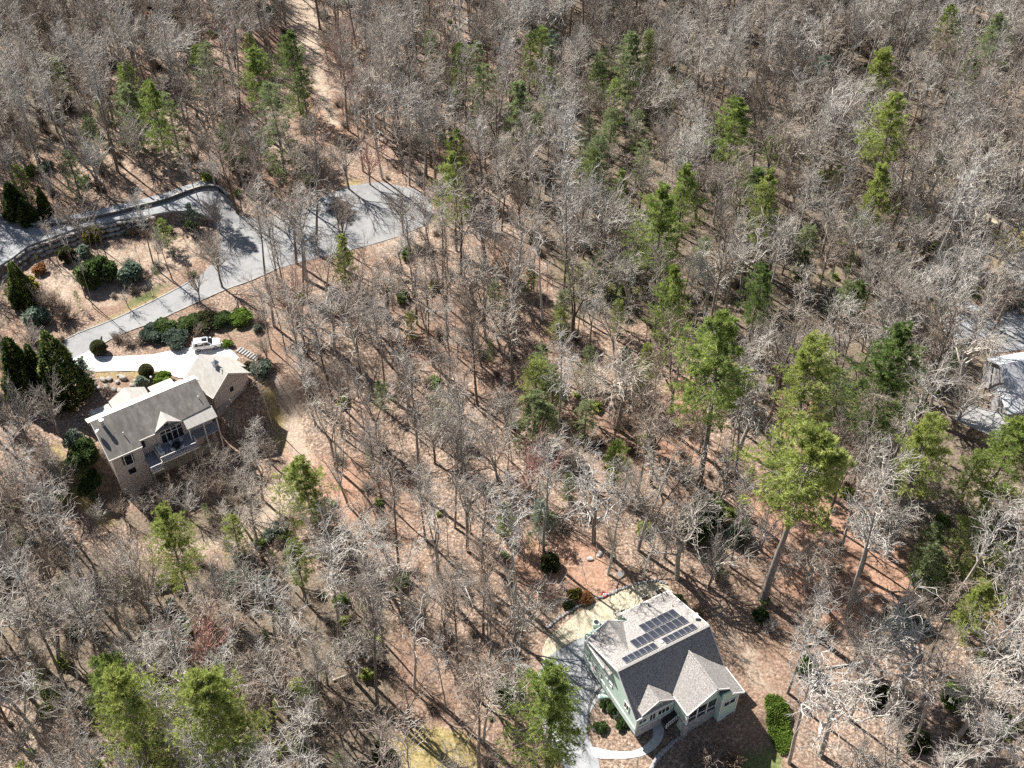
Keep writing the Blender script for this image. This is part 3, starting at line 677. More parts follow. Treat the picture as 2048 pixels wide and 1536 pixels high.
# centre gable with its tall windows
gx0, gh = 10.03, 5.91; ge = lambda d: gh - .585 * d
MB().slab([(gx0, -2.2, gh), (gx0, -5.05, gh), (gx0 - 2.4, -5.05, ge(2.4)), (gx0 - 2.4, -4.95, ge(2.4))], .15).slab([(gx0, -2.2, gh + .002), (gx0, -5.05, gh + .002), (gx0 + 2.4, -5.05, ge(2.4)), (gx0 + 2.4, -4.95, ge(2.4))], .15).build('gable_roof', M['roof_pale'], troof)
tw([(7.7, -4.66, 1.1), (12.35, -4.66, 1.1), (12.35, -4.66, ge(2.32) - .16), (gx0, -4.66, gh - .16), (7.7, -4.66, ge(2.32) - .16)], (0, -1, 0), name='gable_wall', t=.05)
for k in range(4):
    a = 8.55 + k * .92
    window(T, (a, -4.67, 1.2), (1, 0, 0), .8, 1.9, (0, -1, 0), mat='cream', fw=.06)
    top = min(ge(abs(a - gx0)), ge(abs(a + .8 - gx0))) - .4
    window(T, (a, -4.67, 3.25), (1, 0, 0), .8, .55, (0, -1, 0), mat='cream', fw=.06)
    if top > 4.3: window(T, (a, -4.67, 3.93), (1, 0, 0), .8, max(.3, top - 3.95), (0, -1, 0), mat='cream', fw=.06)
window(T, (5.4, -4.6, 2.1), (1, 0, 0), .55, 1.5, (0, -1, 0), mat='cream')
# bay window and lower window of the front wing
bw = MB().slab([(1.55, -5.7, 1.5), (3.65, -5.7, 1.5), (3.25, -6.2, 1.5), (1.95, -6.2, 1.5)], .15).slab([(1.55, -5.7, 3.72), (3.65, -5.7, 3.72), (3.25, -6.2, 3.72), (1.95, -6.2, 3.72)], .12)
for x, y in ((1.62, -5.75), (3.58, -5.75), (3.22, -6.14), (1.98, -6.14)): bw.box(x - .06, x + .06, y - .06, y + .06, 1.5, 3.6)
bw = bw.build('bay_window', M['cream'], T)
MB().add([(1.66, -5.72, 1.5), (1.99, -6.12, 1.5), (3.21, -6.12, 1.5), (3.54, -5.72, 1.5), (1.66, -5.72, 3.6), (1.99, -6.12, 3.6), (3.21, -6.12, 3.6), (3.54, -5.72, 3.6)], [(0, 1, 5, 4), (1, 2, 6, 5), (2, 3, 7, 6)]).build('pane', M['glass'], bw)
window(T, (2.05, -5.7, -1.15), (1, 0, 0), 1.2, 1.25, (0, -1, 0), mat='cream')
# right-hand porch roof
MB().slab([(12.5, -4.5, 4.72), (17.5, -4.5, 4.72), (17.5, -6.6, 3.95), (12.4, -6.6, 3.95)], .15).build('porch_roof', M['roof_pale'], troof)  # paler tone paints in the extra sun on this flatter slope
for x in (12.6, 15.0, 17.2): MB().box(x, x + .18, -6.5, -6.3, -5, 3.85).build('porch_post', M['cream'], T)
sbox('porch_floor', M['blue_deck'], T, 13.1, 17.3, -6.6, -4.6, .9, 1.08)
# deck with its boards, rim, railings, posts and braces
for k in range(14):
    y = -4.78 - k * .245
    sbox('deck_board', M['blue_deck'], T, 6.9, 13.08, y - .115, y + .115, 1.02, 1.1)
for k in range(16):
    y = -4.78 - k * .25
    sbox('landing_board', M['blue_deck'], T, 5.05, 6.88, y - .115, y + .115, .5, .58)
MB().box(6.85, 13.1, -8.22, -8.14, .72, 1.0).box(5.0, 6.95, -8.86, -8.78, .2, .5).box(4.95, 5.03, -8.8, -5.8, .2, .5).box(13.09, 13.17, -8.1, -4.6, .72, 1.0).build('deck_rim', M['cream'], T)
rail((6.95, -8.1, 1.1), (13.1, -8.1, 1.1), T, M['cream'], n=24, h=1.0); rail((13.1, -8.1, 1.1), (13.1, -6.6, 1.1), T, M['cream'], n=6, h=1.0)
rail((5.0, -8.75, .58), (6.9, -8.75, .58), T, M['cream'], n=8, h=1.05); rail((6.9, -8.75, .58), (6.95, -8.1, .8), T, M['cream'], n=3, h=1.15); rail((6.9, -7.0, .58), (6.9, -5.6, .58), T, M['cream'], n=5, h=1.0)
for x, y, top in ((5.1, -8.7, .5), (6.85, -8.65, .5), (9.3, -8.05, 1.0), (11.3, -8.05, 1.0), (13.0, -8.05, 1.0)):
    po = MB().box(x - .11, x + .11, y - .11, y + .11, -6, top).build('deck_post', M['wood'], T)
    if x > 7: MB().bar((x - .9, y, top - .15), (x, y, top - 1.1), .1).bar((x + .9, y, top - .15), (x, y, top - 1.1), .1).build('brace', M['wood'], po)
# lower roofs on the drive side
MB().slab([(7.4, 2.3, 4.5), (7.4, 7.2, 4.5), (4.3, 7.0, 3.1), (4.3, 2.3, 3.1)], .16).slab([(7.4, 2.3, 4.502), (7.4, 7.2, 4.502), (10.4, 7.0, 3.1), (10.4, 2.3, 3.1)], .16).build('entry_roof', M['roof_pale'], troof)
MB().box(4.7, 10.0, 2.25, 6.6, -1, 3.05).build('entry_wall', M['wall_tan'], T)
MB().slab([(10.75, 2.3, 4.6), (14.7, 2.3, 4.6), (14.7, 6.5, 3.2), (10.75, 6.5, 3.2)], .16).build('lean_to_roof', M['roof_pale'], troof)
MB().box(11.0, 14.5, 2.25, 6.1, -1, 3.1).build('lean_to_wall', M['wall_tan'], T)
MB().slab([(.9, 2.3, 4.4), (4.1, 2.3, 4.4), (4.1, 6.4, 3.3), (.9, 6.4, 3.3)], .16).build('side_roof', M['roof_pale'], troof)
MB().box(1.1, 3.9, 2.25, 6.0, -1, 3.15).build('side_wall', M['wall_tan'], T)
# flue, vents and dish on the roof
MB().cyl((1.35, -1.15, 6.4), (1.35, -1.15, 7.7), .26, n=14).cyl((1.35, -1.15, 7.72), (1.35, -1.15, 7.9), .34, n=14).build('flue', M['chrome'], troof)
MB().cyl((3.48, -3.6, 5.2), (3.48, -3.6, 6.0), .08).build('vent_pipe', M['white'], troof); MB().cyl((16.2, -2.9, 5.5), (16.2, -2.9, 6.2), .08).build('vent_pipe', M['white'], troof)
MB().cyl((.15, -2.1, 6.0), (.15, -2.1, 6.95), .05).cyl((.13, -2.1, 6.95), (.02, -2.0, 7.1), .4, .1, 14).build('satellite_dish', M['white'], troof)
# garage
kk = dict(frame=KF, base=TF)
kh = 6.18; kz = lambda d: kh - .75 * d
kr = MB().slab([(-.1, 2.6, kh), (-.1, -4.4, kh), (-3.9, -4.4, kz(3.8)), (-3.9, 2.8, kz(3.8))], .2).slab([(-.1, 2.6, kh + .003), (-.1, -4.4, kh + .003), (4.05, -4.4, kz(4.15)), (4.05, 1.7, kz(4.15))], .2)
kr.slab([(4.05, -2.1, kz(4.15) + .003), (4.05, 1.7, kz(4.15) + .003), (5.1, 1.6, kz(5.2)), (5.1, -2.1, kz(5.2))], .18)
kr = kr.build('garage_roof', M['roof_pale'], troof, **kk)
MB().bar((-.1, -4.45, kh - .1), (-3.9, -4.45, kz(3.8) - .1), .1, .24).bar((-.1, -4.45, kh - .1), (4.05, -4.45, kz(4.15) - .1), .1, .24).bar((-3.95, -4.4, kz(3.8) - .1), (-3.95, 2.8, kz(3.8) - .1), .1, .2).build('garage_fascia', M['cream'], troof, **kk)
wall_poly(T, [(-3.5, -3.9, -4), (3.8, -3.9, -4), (3.8, -3.9, kz(3.9) - .15), (-.1, -3.9, kh - .2), (-3.5, -3.9, kz(3.4) - .15)], .25, (0, -1, 0), M['wall_tan'], 'garage_wall', **kk)
MB().box(-3.5, -3.28, -3.65, 2.3, -4, kz(3.4) - .15).build('garage_wall', M['wall_tan'], T, **kk)
MB().box(3.58, 3.8, -3.65, 1.4, -4, kz(3.9) - .15).build('garage_wall', M['wall_tan'], T, **kk)
wall_poly(T, [(-3.28, 2.3, -.5), (3.58, 1.4, -.5), (3.58, 1.4, 3.0), (-.1, 1.9, kh - .25), (-3.28, 2.3, 3.2)], .2, (0, 1, 0), M['wall_tan'], 'garage_wall', **kk)
MB().box(-3.58, 3.88, -4.0, -3.905, -4, .15).build('stone_facing', M['stone_grey'], T, **kk, label='grey stone facing on the lower garage wall')
MB().box(-3.55, 3.85, -3.97, -3.903, 2.85, 3.05).build('garage_band', M['trim_tan'], T, **kk)
for k in range(15):
    x = -2.9 + k * .42
    if kz(abs(x + .1)) - .45 > 3.1: MB().box(x - .03, x + .03, -3.94, -3.902, 3.06, kz(abs(x + .1)) - .42).build('batten', M['wall_tan'], T, **kk)
window(T, (-.2, -3.9, 1.35), (1, 0, 0), .8, 1.1, (0, -1, 0), mat='cream', **kk)
cu = MB().box(-.45, .25, -1.8, -1.1, 5.9, 6.75).build('cupola', M['white'], kr, **kk)
MB().slab([(-.6, -1.95, 6.76), (.4, -1.95, 6.76), (-.1, -1.45, 7.3)], .05).slab([(.4, -1.95, 6.76), (.4, -.95, 6.76), (-.1, -1.45, 7.3)], .05).slab([(.4, -.95, 6.76), (-.6, -.95, 6.76), (-.1, -1.45, 7.3)], .05).slab([(-.6, -.95, 6.76), (-.6, -1.95, 6.76), (-.1, -1.45, 7.3)], .05).bar((-.1, -1.45, 7.25), (-.1, -1.45, 8.0), .05).bar((-.5, -1.45, 7.85), (.3, -1.45, 7.85), .05, .12).build('weathervane', M['chrome'], kr, **kk)

# ---- grey house at the edge of the picture
o = under(1999, 729, 6.5)
HF = Frame(o[0], o[1], math.radians(12)); hz = o[2]
Hs = thing('grey_house', 'grey-roofed house half hidden by bare trees beside the wood', 'house', (o[0], o[1], hz), HF.a)
MB().box(.4, 15.6, -4.5, 3.6, -1, 4.0).build('wall', M['stone_grey'], Hs)
hroof = MB().slab([(0, 0, 6.5), (16, 0, 6.5), (16, 4.0, 4.1), (0, 4.0, 4.1)], .2).slab([(0, 0, 6.503), (16, 0, 6.503), (16, -5.0, 3.5), (0, -5.0, 3.5)], .2).build('roof', M['roof_grey'], Hs)
wall_poly(Hs, [(.4, -4.5, 3.9), (.4, 3.6, 3.9), (.4, 0, 6.2)], .2, (-1, 0, 0), M['stone_grey'], 'gable_wall')
MB().box(9.7, 10.5, 1.2, 1.9, 5, 7.4).build('chimney', M['stone'], hroof)
q = HF.loc(under(2006, 804, 4.2)); px, py_ = q[0], q[1]
MB().slab([(px, py_ - 2.2, 3.6), (px + 9, py_ - 2.2, 3.6), (px + 9, py_ + 3.2, 4.3), (px + .6, py_ + 3.2, 4.3)], .2).build('porch_roof', M['roof_grey'], hroof)
MB().box(px + .6, px + 8.4, py_ - 1.6, py_ + 3, -1, 3.5).build('porch_wall', M['stone_grey'], Hs)
window(Hs, (px + 1.2, py_ - 1.6, .9), (1, 0, 0), 1.4, 1.3, (0, -1, 0)); window(Hs, (px + 4, py_ - 1.6, .9), (1, 0, 0), 1.4, 1.3, (0, -1, 0))
# its plank deck
A, B, C, D = [under(*p, 2.6) + (0, 0, 2.6) for p in ((1928, 806), (2030, 832), (1998, 878), (1905, 838))]
dk = thing('plank_deck', 'weathered plank deck standing between bare trees below the grey house', 'deck', tuple((A + B + C + D) / 4 * (1, 1, 0) + (0, 0, float(ht(A[0], A[1])))))
dk_o = np.array(dk.location)
for k in range(22):
    t0, t1 = k / 22 + .004, (k + 1) / 22 - .004
    a, b, c, d = A + (D - A) * t0, B + (C - B) * t0, B + (C - B) * t1, A + (D - A) * t1
    MB().slab([a - dk_o, b - dk_o, c - dk_o, d - dk_o], .06).build('plank', M['grey_wood'], dk)
for c in (A, B, C, D, (A + B) / 2, (C + D) / 2):
    p = c * .96 + (A + B + C + D) / 4 * .04 - dk_o; MB().box(p[0] - .09, p[0] + .09, p[1] - .09, p[1] + .09, -1.2, p[2] - .07).build('post', M['wood'], dk)
rail(A - dk_o, B - dk_o, dk, M['grey_wood'], n=10, h=.9)
# small red-roofed shed in the wood
p = ground(1957, 292)
sh = thing('shed', 'small shed with terracotta red roof deep in the wood', 'shed', tuple(p), math.radians(25))
MB().box(-1.3, 1.3, -1.3, 1.3, -.3, 2.1).build('wall', M['cream'], sh)
MB().slab([(-1.5, 0, 3.3), (1.5, 0, 3.3), (1.5, -1.6, 1.95), (-1.5, -1.6, 1.95)], .12).slab([(-1.5, 0, 3.302), (1.5, 0, 3.302), (1.5, 1.6, 1.95), (-1.5, 1.6, 1.95)], .12).build('roof', M['terracotta'], sh)
MB().slab([(-1.3, -1.3, 2.1), (-1.3, 1.3, 2.1), (-1.3, 0, 3.15)], .1, (1, 0, 0)).slab([(1.3, -1.3, 2.1), (1.3, 1.3, 2.1), (1.3, 0, 3.15)], .1, (-1, 0, 0)).build('gable_wall', M['cream'], sh)
sbox('door', M['dark_wood'], sh, -.4, .4, -1.36, -1.31, -.1, 1.8)

# ------------------------------------------------------------------ cars and small things
def make_car(name, label, loc, rz, pm, group=None):
    c = thing(name, label, 'car', loc, rz, group)
    st = [(-2.42, .50, .80, .80, .92), (-2.36, .36, .88, .92, 1.02), (-1.7, .30, .93, .945, 1.04), (0, .28, .94, .95, 1.04), (1.0, .28, .94, .95, 1.05), (1.25, .29, .94, .94, 1.06), (1.9, .31, .92, .91, 1.0), (2.28, .36, .84, .82, .90), (2.42, .48, .70, .68, .74)]
    V, F = [], []
    for x, zb, wb, ws, zt in st:
        zs = zt - .14
        for y, z in ((-wb * .9, zb), (-wb, zb + .14), (-ws, zs), (-ws * .9, zt), (0, zt + .03), (ws * .9, zt), (ws, zs), (wb, zb + .14), (wb * .9, zb)): V.append((x, y, z))
    n = 9
    for i in range(len(st) - 1):
        for j in range(n): F.append((i * n + j, i * n + (j + 1) % n, (i + 1) * n + (j + 1) % n, (i + 1) * n + j))
    F += [tuple(range(n)), tuple(range((len(st) - 1) * n, len(st) * n))]
    body = MB().add(V, F).build('body', pm, c)
    # cabin
    B = [(-2.30, .86, 1.02), (1.12, .86, 1.04)]; Rf = [(-2.0, .68, 1.70), (-.6, .70, 1.76), (.32, .68, 1.70)]
    cv = [(-2.30, -.86, 1.02), (1.12, -.84, 1.04), (1.12, .84, 1.04), (-2.30, .86, 1.02), (-2.02, -.69, 1.68), (.30, -.67, 1.70), (.30, .67, 1.70), (-2.02, .69, 1.68), (-.8, -.72, 1.76), (-.8, .72, 1.76), (-.8, .87, 1.03), (-.8, -.87, 1.03)]
    MB().add(cv, [(0, 11, 8, 4), (11, 1, 5, 8), (1, 2, 6, 5), (2, 10, 9, 6), (10, 3, 7, 9), (3, 0, 4, 7), (4, 8, 9, 7), (8, 5, 6, 9)]).build('cabin', pm, c)
    def pane(pts, off, nm='side_window'):
        P = np.array(pts, float); nn = np.cross(P[1] - P[0], P[2] - P[0]); nn /= np.linalg.norm(nn)
        if nn @ (P.mean(0) - np.array([-.5, 0, 1.2])) < 0: nn = -nn
        MB().slab([tuple(p + nn * off) for p in P], .02, tuple(-nn)).build(nm, M['glass'], c)
    mixp = lambda a, b, t: np.array(a) * (1 - t) + np.array(b) * t
    def inset(q, s=.88, t=.82):
        ctr = np.mean(np.array(q, float), 0); return [ctr + (np.array(p) - ctr) * np.array([s, s if abs(ctr[1]) < .1 else 1, t]) for p in q]
    pane(inset([cv[1], cv[2], cv[6], cv[5]], .88, .88), .015, 'windscreen'); pane(inset([cv[3], cv[0], cv[4], cv[7]], .82, .75), .015, 'rear_window')
    for s in (-1, 1):
        b = lambda x: (x, s * .862, 1.08); t = lambda x: (x, s * (.705), 1.64)
        pane([b(-2.0), b(-1.35), t(-1.3), t(-1.8)], .02); pane([b(-1.28), b(-.42), t(-.42), t(-1.22)], .02); pane([b(-.34), b(.78), t(.22), t(-.34)], .02)
        MB().box(-1.7, .1, s * .62 - .03, s * .62 + .03, 1.77, 1.81).build('roof_rail', M['chrome'], c)
        MB().box(.62, .85, s * 1.0 - .1, s * 1.0 + .1, 1.06, 1.2).build('mirror', pm, c)
        MB().box(2.2, 2.4, s * .60 - .16, s * .60 + .16, .70, .84).build('headlight', M['lamp_clear'], c)
        MB().box(-2.44, -2.3, s * .70 - .14, s * .70 + .14, .78, 1.0).build('tail_light', M['lamp_red'], c)
        for x in (-1.45, 1.45):
            w = MB().cyl((x, s * .72, .36), (x, s * .965, .36), .36, n=20).build('wheel', M['rubber'], c)
            MB().cyl((x, s * .95, .36), (x, s * .98, .36), .24, .2, 12).build('rim', M['chrome'], w)
    MB().box(2.3, 2.44, -.42, .42, .52, .7).build('grille', M['black'], c)
    MB().box(-.7, .2, -.4, .4, 1.765, 1.78).build('sunroof', M['glass'], c)
    return c
a, b = ground(100 + 1560 / 5.389, 560 + 745 / 5.389), ground(100 + 1830 / 5.389, 560 + 705 / 5.389)
p = (a + b) / 2; dirv = b - a
make_car('parked_car', 'white estate car parked at the top of the concrete driveway', (p[0], p[1], ht(p[0], p[1]) + .11), math.atan2(dirv[1], dirv[0]), M['car_white'])
p = ground(672, 412)
make_car('parked_car', 'silver car parked at the shaded edge of the turning circle', (p[0], p[1], p[2] + .07), math.radians(35), M['car_silver'])

def post_thing(name, label, cat, px, build):
    p = ground(*px); t = thing(name, label, cat, tuple(p)); build(t); return t
def _mail(t):
    MB().box(-.06, .06, -.06, .06, -.2, 1.1).build('post', M['black'], t)
    bx = MB().box(-.14, .14, -.28, .28, 1.1, 1.25); bx.cyl((0, -.28, 1.25), (0, .28, 1.25), .14, n=12); bx.build('mailbox_body', M['black'], t)
    MB().box(.145, .165, -.05, .12, 1.2, 1.42).build('flag', M['red'], t)
post_thing('mailbox', 'black mailbox on a post beside the clipped round bush by the road', 'mailbox', (206, 686), _mail)
def _lamp(t):
    MB().cyl((0, 0, -.2), (0, 0, 1.5), .04).build('post', M['black'], t); MB().ball((0, 0, 1.66), .2).build('globe', M['white'], t)
post_thing('garden_lamp', 'white globe garden lamp beside the round bush near the tan house', 'lamp', (306, 768), _lamp)
def _dish(t):
    MB().cyl((0, 0, -.2), (0, 0, 2.2), .04).build('pole', M['chrome'], t)
    MB().cyl((0, 0, 2.2), (.08, -.08, 2.35), .15, .48, 16).build('dish', M['white'], t)
    MB().bar((.05, -.05, 2.3), (.3, -.5, 2.6), .03).build('arm', M['chrome'], t)
post_thing('satellite_dish', 'white satellite dish on a thin pole above the gravel strip', 'dish', (1237, 1166), _dish)
def _hose(t):
    m = MB()
    for k in range(14):
        a0, a1 = 2 * math.pi * k / 14, 2 * math.pi * (k + 1) / 14; m.cyl((.42 * math.cos(a0), .42 * math.sin(a0), .12), (.42 * math.cos(a1), .42 * math.sin(a1), .12), .09, n=6)
    m.build('coil', M['red'], t); MB().ball((0, 0, .1), .2).build('hub', M['white'], t)
post_thing('hose_coil', 'small red coiled hose lying on the gravel edging', 'hose', (1208, 1190), _hose)
def _ac(t):
    MB().box(-.45, .45, -.45, .45, -.1, .85).build('case', M['mint'], t, bevel=.03); MB().cyl((0, 0, .86), (0, 0, .9), .36, n=16).build('fan_guard', M['black'], t)
for px, lb in (((1213, 1388), 'mint green cooling unit against the green house wall'), ((1192, 1251), 'pale cooling unit at the corner of the garage gable')):
    t = post_thing('cooling_unit', lb, 'cooling unit', px, _ac)
def _tank(t):
    m = MB().cyl((-.75, 0, .55), (.75, 0, .55), .42, n=14).ball((-.75, 0, .55), .42).ball((.75, 0, .55), .42); m.build('tank', M['mint'], t)
    for x in (-.5, .5): MB().box(x - .08, x + .08, -.3, .3, -.2, .25).build('foot', M['black'], t)
post_thing('gas_tank', 'rounded mint green gas tank in the mulch bed beside the house', 'tank', (1212, 1398), _tank)
# timber-framed beds behind the green house
for i, (x0, x1, lb) in enumerate(((7.7, 9.7, 'timber-framed planting bed nearest the garage gable, behind the roof'), (12.25, 13.9, 'timber-framed planting bed in the middle of the three behind the roof'), (14.6, 16.1, 'timber-framed planting bed at the far corner behind the roof'))):
    w = GF.w((x0 + x1) / 2, 11.9, 0); t = thing('planting_bed', lb, 'planting bed', (w[0], w[1], float(ht(w[0], w[1]))), GF.a, 'timber beds behind the green house')
    h = (x1 - x0) / 2
    for b in ((-h, h, .55, .65), (-h, h, -.65, -.55), (-h, -h + .1, -.55, .55), (h - .1, h, -.55, .55)): MB().box(*b, -.2, .42).build('board', M['cream'], t)
    MB().box(-h + .1, h - .1, -.55, .55, -.1, .3).build('soil', M['soil'], t)
# stone edging along the gravel: each stone its own piece
edge = smooth_line([(1092, 1257), (1130, 1229), (1171, 1205), (1212, 1191), (1259, 1172), (1308, 1162), (1332, 1168)], 8)
E3 = np.array([ground(*q) for q in edge]); e0 = E3[len(E3) // 2]
et = thing('stone_edging', 'row of grey stones edging the cream gravel strip', 'edging', tuple(e0))
sg = np.cumsum([0] + [np.linalg.norm(b - a) for a, b in zip(E3[:-1], E3[1:])]); s = 0
while s < sg[-1]:
    w = R.uniform(.35, .7); c = s + w / 2; p = np.array([np.interp(c, sg, E3[:, k]) for k in range(3)]) - e0
    place('edging_stone', ROCKS_G[R.integers(4)], (p[0], p[1] + R.uniform(-.06, .06), p[2] + .12), R.uniform(0, 3), (w, w * .8, R.uniform(.4, .65)), et); s += w * .9
# dry stone wall in front of the green house
P = [ground(*q) for q in smooth_line([(1374, 1466), (1347, 1481), (1332, 1496), (1314, 1514), (1298, 1540), (1285, 1580)], 5)]
t = thing('garden_wall', 'dry grey stone wall running from the porch pier across the leaves', 'wall', tuple(P[0])); p0 = P[0]
sg = np.cumsum([0] + [np.linalg.norm(b - a) for a, b in zip(P[:-1], P[1:])]); PA = np.array(P)
for row in range(3):
    s = R.uniform(0, .3)
    while s < sg[-1]:
        w = R.uniform(.45, .9); c = s + w / 2; p = np.array([np.interp(c, sg, PA[:, k]) for k in range(3)]) - p0
        q = np.array([np.interp(c + .3, sg, PA[:, k]) for k in range(3)]) - p0; d = q - p
        place('wall_stone', ROCKS_G[R.integers(4)], (p[0] + .35, p[1], -1.15 + row * .42), math.atan2(d[1], d[0]) + R.uniform(-.1, .1), (w * 1.1, R.uniform(.55, .75), R.uniform(.5, .62)), t); s += w * .95
# timber steps down the bank beside the garage
a, b = ground(478, 700), ground(536, 729)
t = thing('garden_steps', 'flight of pale timber steps down the bank beside the garage', 'steps', tuple(a)); d = b - a; rz = math.atan2(d[1], d[0])
for k in range(12):
    p = a + d * (k / 11); z = float(ht(p[0], p[1])) + .12
    o = MB().box(-.14, .14, -.62, .62, -.25, .1).build('tread', M['grey_wood'], t); o.location = (p[0] - a[0], p[1] - a[1], z - a[2]); o.rotation_euler = (0, 0, rz)
# rocks in the garden bed by the tan house
GROCKS = []
for i, (px, py) in enumerate([(205, 762), (222, 757), (236, 768), (250, 757), (262, 770), (214, 775), (228, 782), (244, 786), (198, 781), (258, 783), (209, 792), (272, 760), (190, 768), (236, 752)]):
    p = ground(px + R.uniform(-3, 3), py + R.uniform(-3, 3)); s = R.uniform(.7, 1.4)
    o = place('garden_rock', ROCKS[i % 5], (p[0], p[1], p[2] + .18 * s), R.uniform(0, 3), s); o['category'] = 'rock'; o['group'] = 'rocks of the rock garden'; GROCKS.append((project(p)[0], o))
for i, (_, o) in enumerate(sorted(GROCKS, key=lambda q: q[0])): o['label'] = f"{ORD[i]} tan rock from the left in the rock garden by the tan house"
for i, (px, py, s, lb) in enumerate([(1180, 1118, .8, 'grey rock among leaves above the cream gravel, left one'), (1199, 1109, .9, 'grey rock among leaves above the cream gravel, right one'), (1640, 1268, 1.0, 'pale rock at the foot of bare trees on the brown slope'), (320, 40, 2.2, 'pale rock among orange bushes at the top edge'), (340, 20, 2.0, 'small pale rock above the orange bushes')]):
    p = ground(px, py); tag(place('rock', ROCKS_G[i % 4], (p[0], p[1], p[2] + .12 * s), i, (s * 1.3, s, s * .7)), lb, 'rock')
# furniture on the deck of the tan house
def on_deck(x, y): return tuple(TF.w(x, y, 1.1))
t = thing('patio_table', 'round glass patio table on the deck of the tan house', 'table', on_deck(10.2, -6.5)); MB().cyl((0, 0, .68), (0, 0, .72), .7, n=20).build('table_top', M['glass'], t); MB().cyl((0, 0, 0), (0, 0, .68), .06).cyl((0, 0, 0), (0, 0, .04), .35, n=14).build('pedestal', M['black'], t)
for k, w_ in enumerate(('facing the tall windows', 'nearest the tall windows', 'at the porch side', 'at the landing side')):
    an = math.pi / 2 * k + .6; c = thing('patio_chair', 'grey patio chair at the round deck table, ' + w_, 'chair', on_deck(10.2 + 1.0 * math.cos(an), -6.5 + 1.0 * math.sin(an)), TF.a + an + math.pi, 'patio chairs on the deck')
    MB().box(-.25, .25, -.25, .25, .4, .46).build('seat', M['fabric'], c); MB().box(-.28, -.23, -.25, .25, .46, .95).build('backrest', M['fabric'], c)
    for x in (-.22, .22):
        for y in (-.22, .22): MB().box(x - .02, x + .02, y - .02, y + .02, 0, .4).build('leg', M['black'], c)
t = thing('garden_sofa', 'pale cushioned garden sofa against the deck railing near the landing', 'sofa', on_deck(7.6, -6.0), TF.a)
MB().box(-.4, .4, -.8, .8, .1, .42).build('seat', M['fabric'], t, bevel=.04); MB().box(-.5, -.32, -.8, .8, .3, .9).build('backrest', M['fabric'], t, bevel=.04)
for y in (-.85, .85): MB().box(-.45, .4, y - .08, y + .08, 0, .6).build('armrest', M['fabric'], t, bevel=.03)

# ------------------------------------------------------------------ vegetation: growth helpers
def norm(v): return v / (np.linalg.norm(v, axis=-1, keepdims=True) + 1e-9)
def grow(r, S, D, Ln, r0, r1, n, wig, up):
    """Branches as polylines: starts S, directions D, lengths Ln -> points (m,n+1,3), radii (m,n+1)."""
    m = len(S); P = np.empty((m, n + 1, 3)); P[:, 0] = S; d = norm(D); st = (np.asarray(Ln) / n)[:, None]
    for k in range(n):
        d = norm(d + r.normal(0, wig, (m, 3)) + np.array([0, 0, up])); P[:, k + 1] = P[:, k] + d * st
    t = np.linspace(0, 1, n + 1)[None]
    return P, np.asarray(r0)[:, None] * (1 - t) + np.asarray(r1)[:, None] * t
def sprout(r, P, Rd, per, t0, t1, ang, asd):
    """Child starts along parent polylines: positions, directions, parent radius there, t."""
    m, n1, _ = P.shape; n = n1 - 1
    t = t0 + (t1 - t0) * (np.arange(per)[None] + r.uniform(.1, .9, (m, per))) / per
    k = np.minimum((t * n).astype(int), n - 1); f = t * n - k; i = np.arange(m)[:, None]
    a, b = P[i, k], P[i, k + 1]; pos = a + (b - a) * f[..., None]; tan = norm(b - a)
    rr = Rd[i, k] * (1 - f) + Rd[i, k + 1] * f
    pr = r.normal(size=tan.shape); pr = norm(pr - tan * (pr * tan).sum(-1, keepdims=True))
    an = np.radians(r.normal(ang, asd, t.shape))[..., None]
    d = tan * np.cos(an) + pr * np.sin(an)
    return pos.reshape(-1, 3), d.reshape(-1, 3), rr.ravel(), t.ravel()
def tubes(P, Rd, sides):
    m, n, _ = P.shape
    tan = norm(np.gradient(P, axis=1)); ref = np.where(np.abs(tan[..., 2:3]) > .9, np.array([1., 0, 0]), np.array([0, 0, 1.]))
    u = norm(np.cross(tan, ref)); v = np.cross(tan, u)
    a = np.arange(sides) * 2 * math.pi / sides
    ring = P[:, :, None] + Rd[:, :, None, None] * (np.cos(a)[None, None, :, None] * u[:, :, None] + np.sin(a)[None, None, :, None] * v[:, :, None])
    idx = np.arange(m * n * sides).reshape(m, n, sides); nx = np.roll(idx, -1, 2)
    Fc = np.stack([idx[:, :-1], nx[:, :-1], nx[:, 1:], idx[:, 1:]], -1).reshape(-1, 4)
    return ring.reshape(-1, 3), Fc
def join(parts):
    V, Fs, n = [], [], 0
    for v, f in parts: V.append(v); Fs.append(f + n); n += len(v)
    return np.concatenate(V), np.concatenate(Fs)

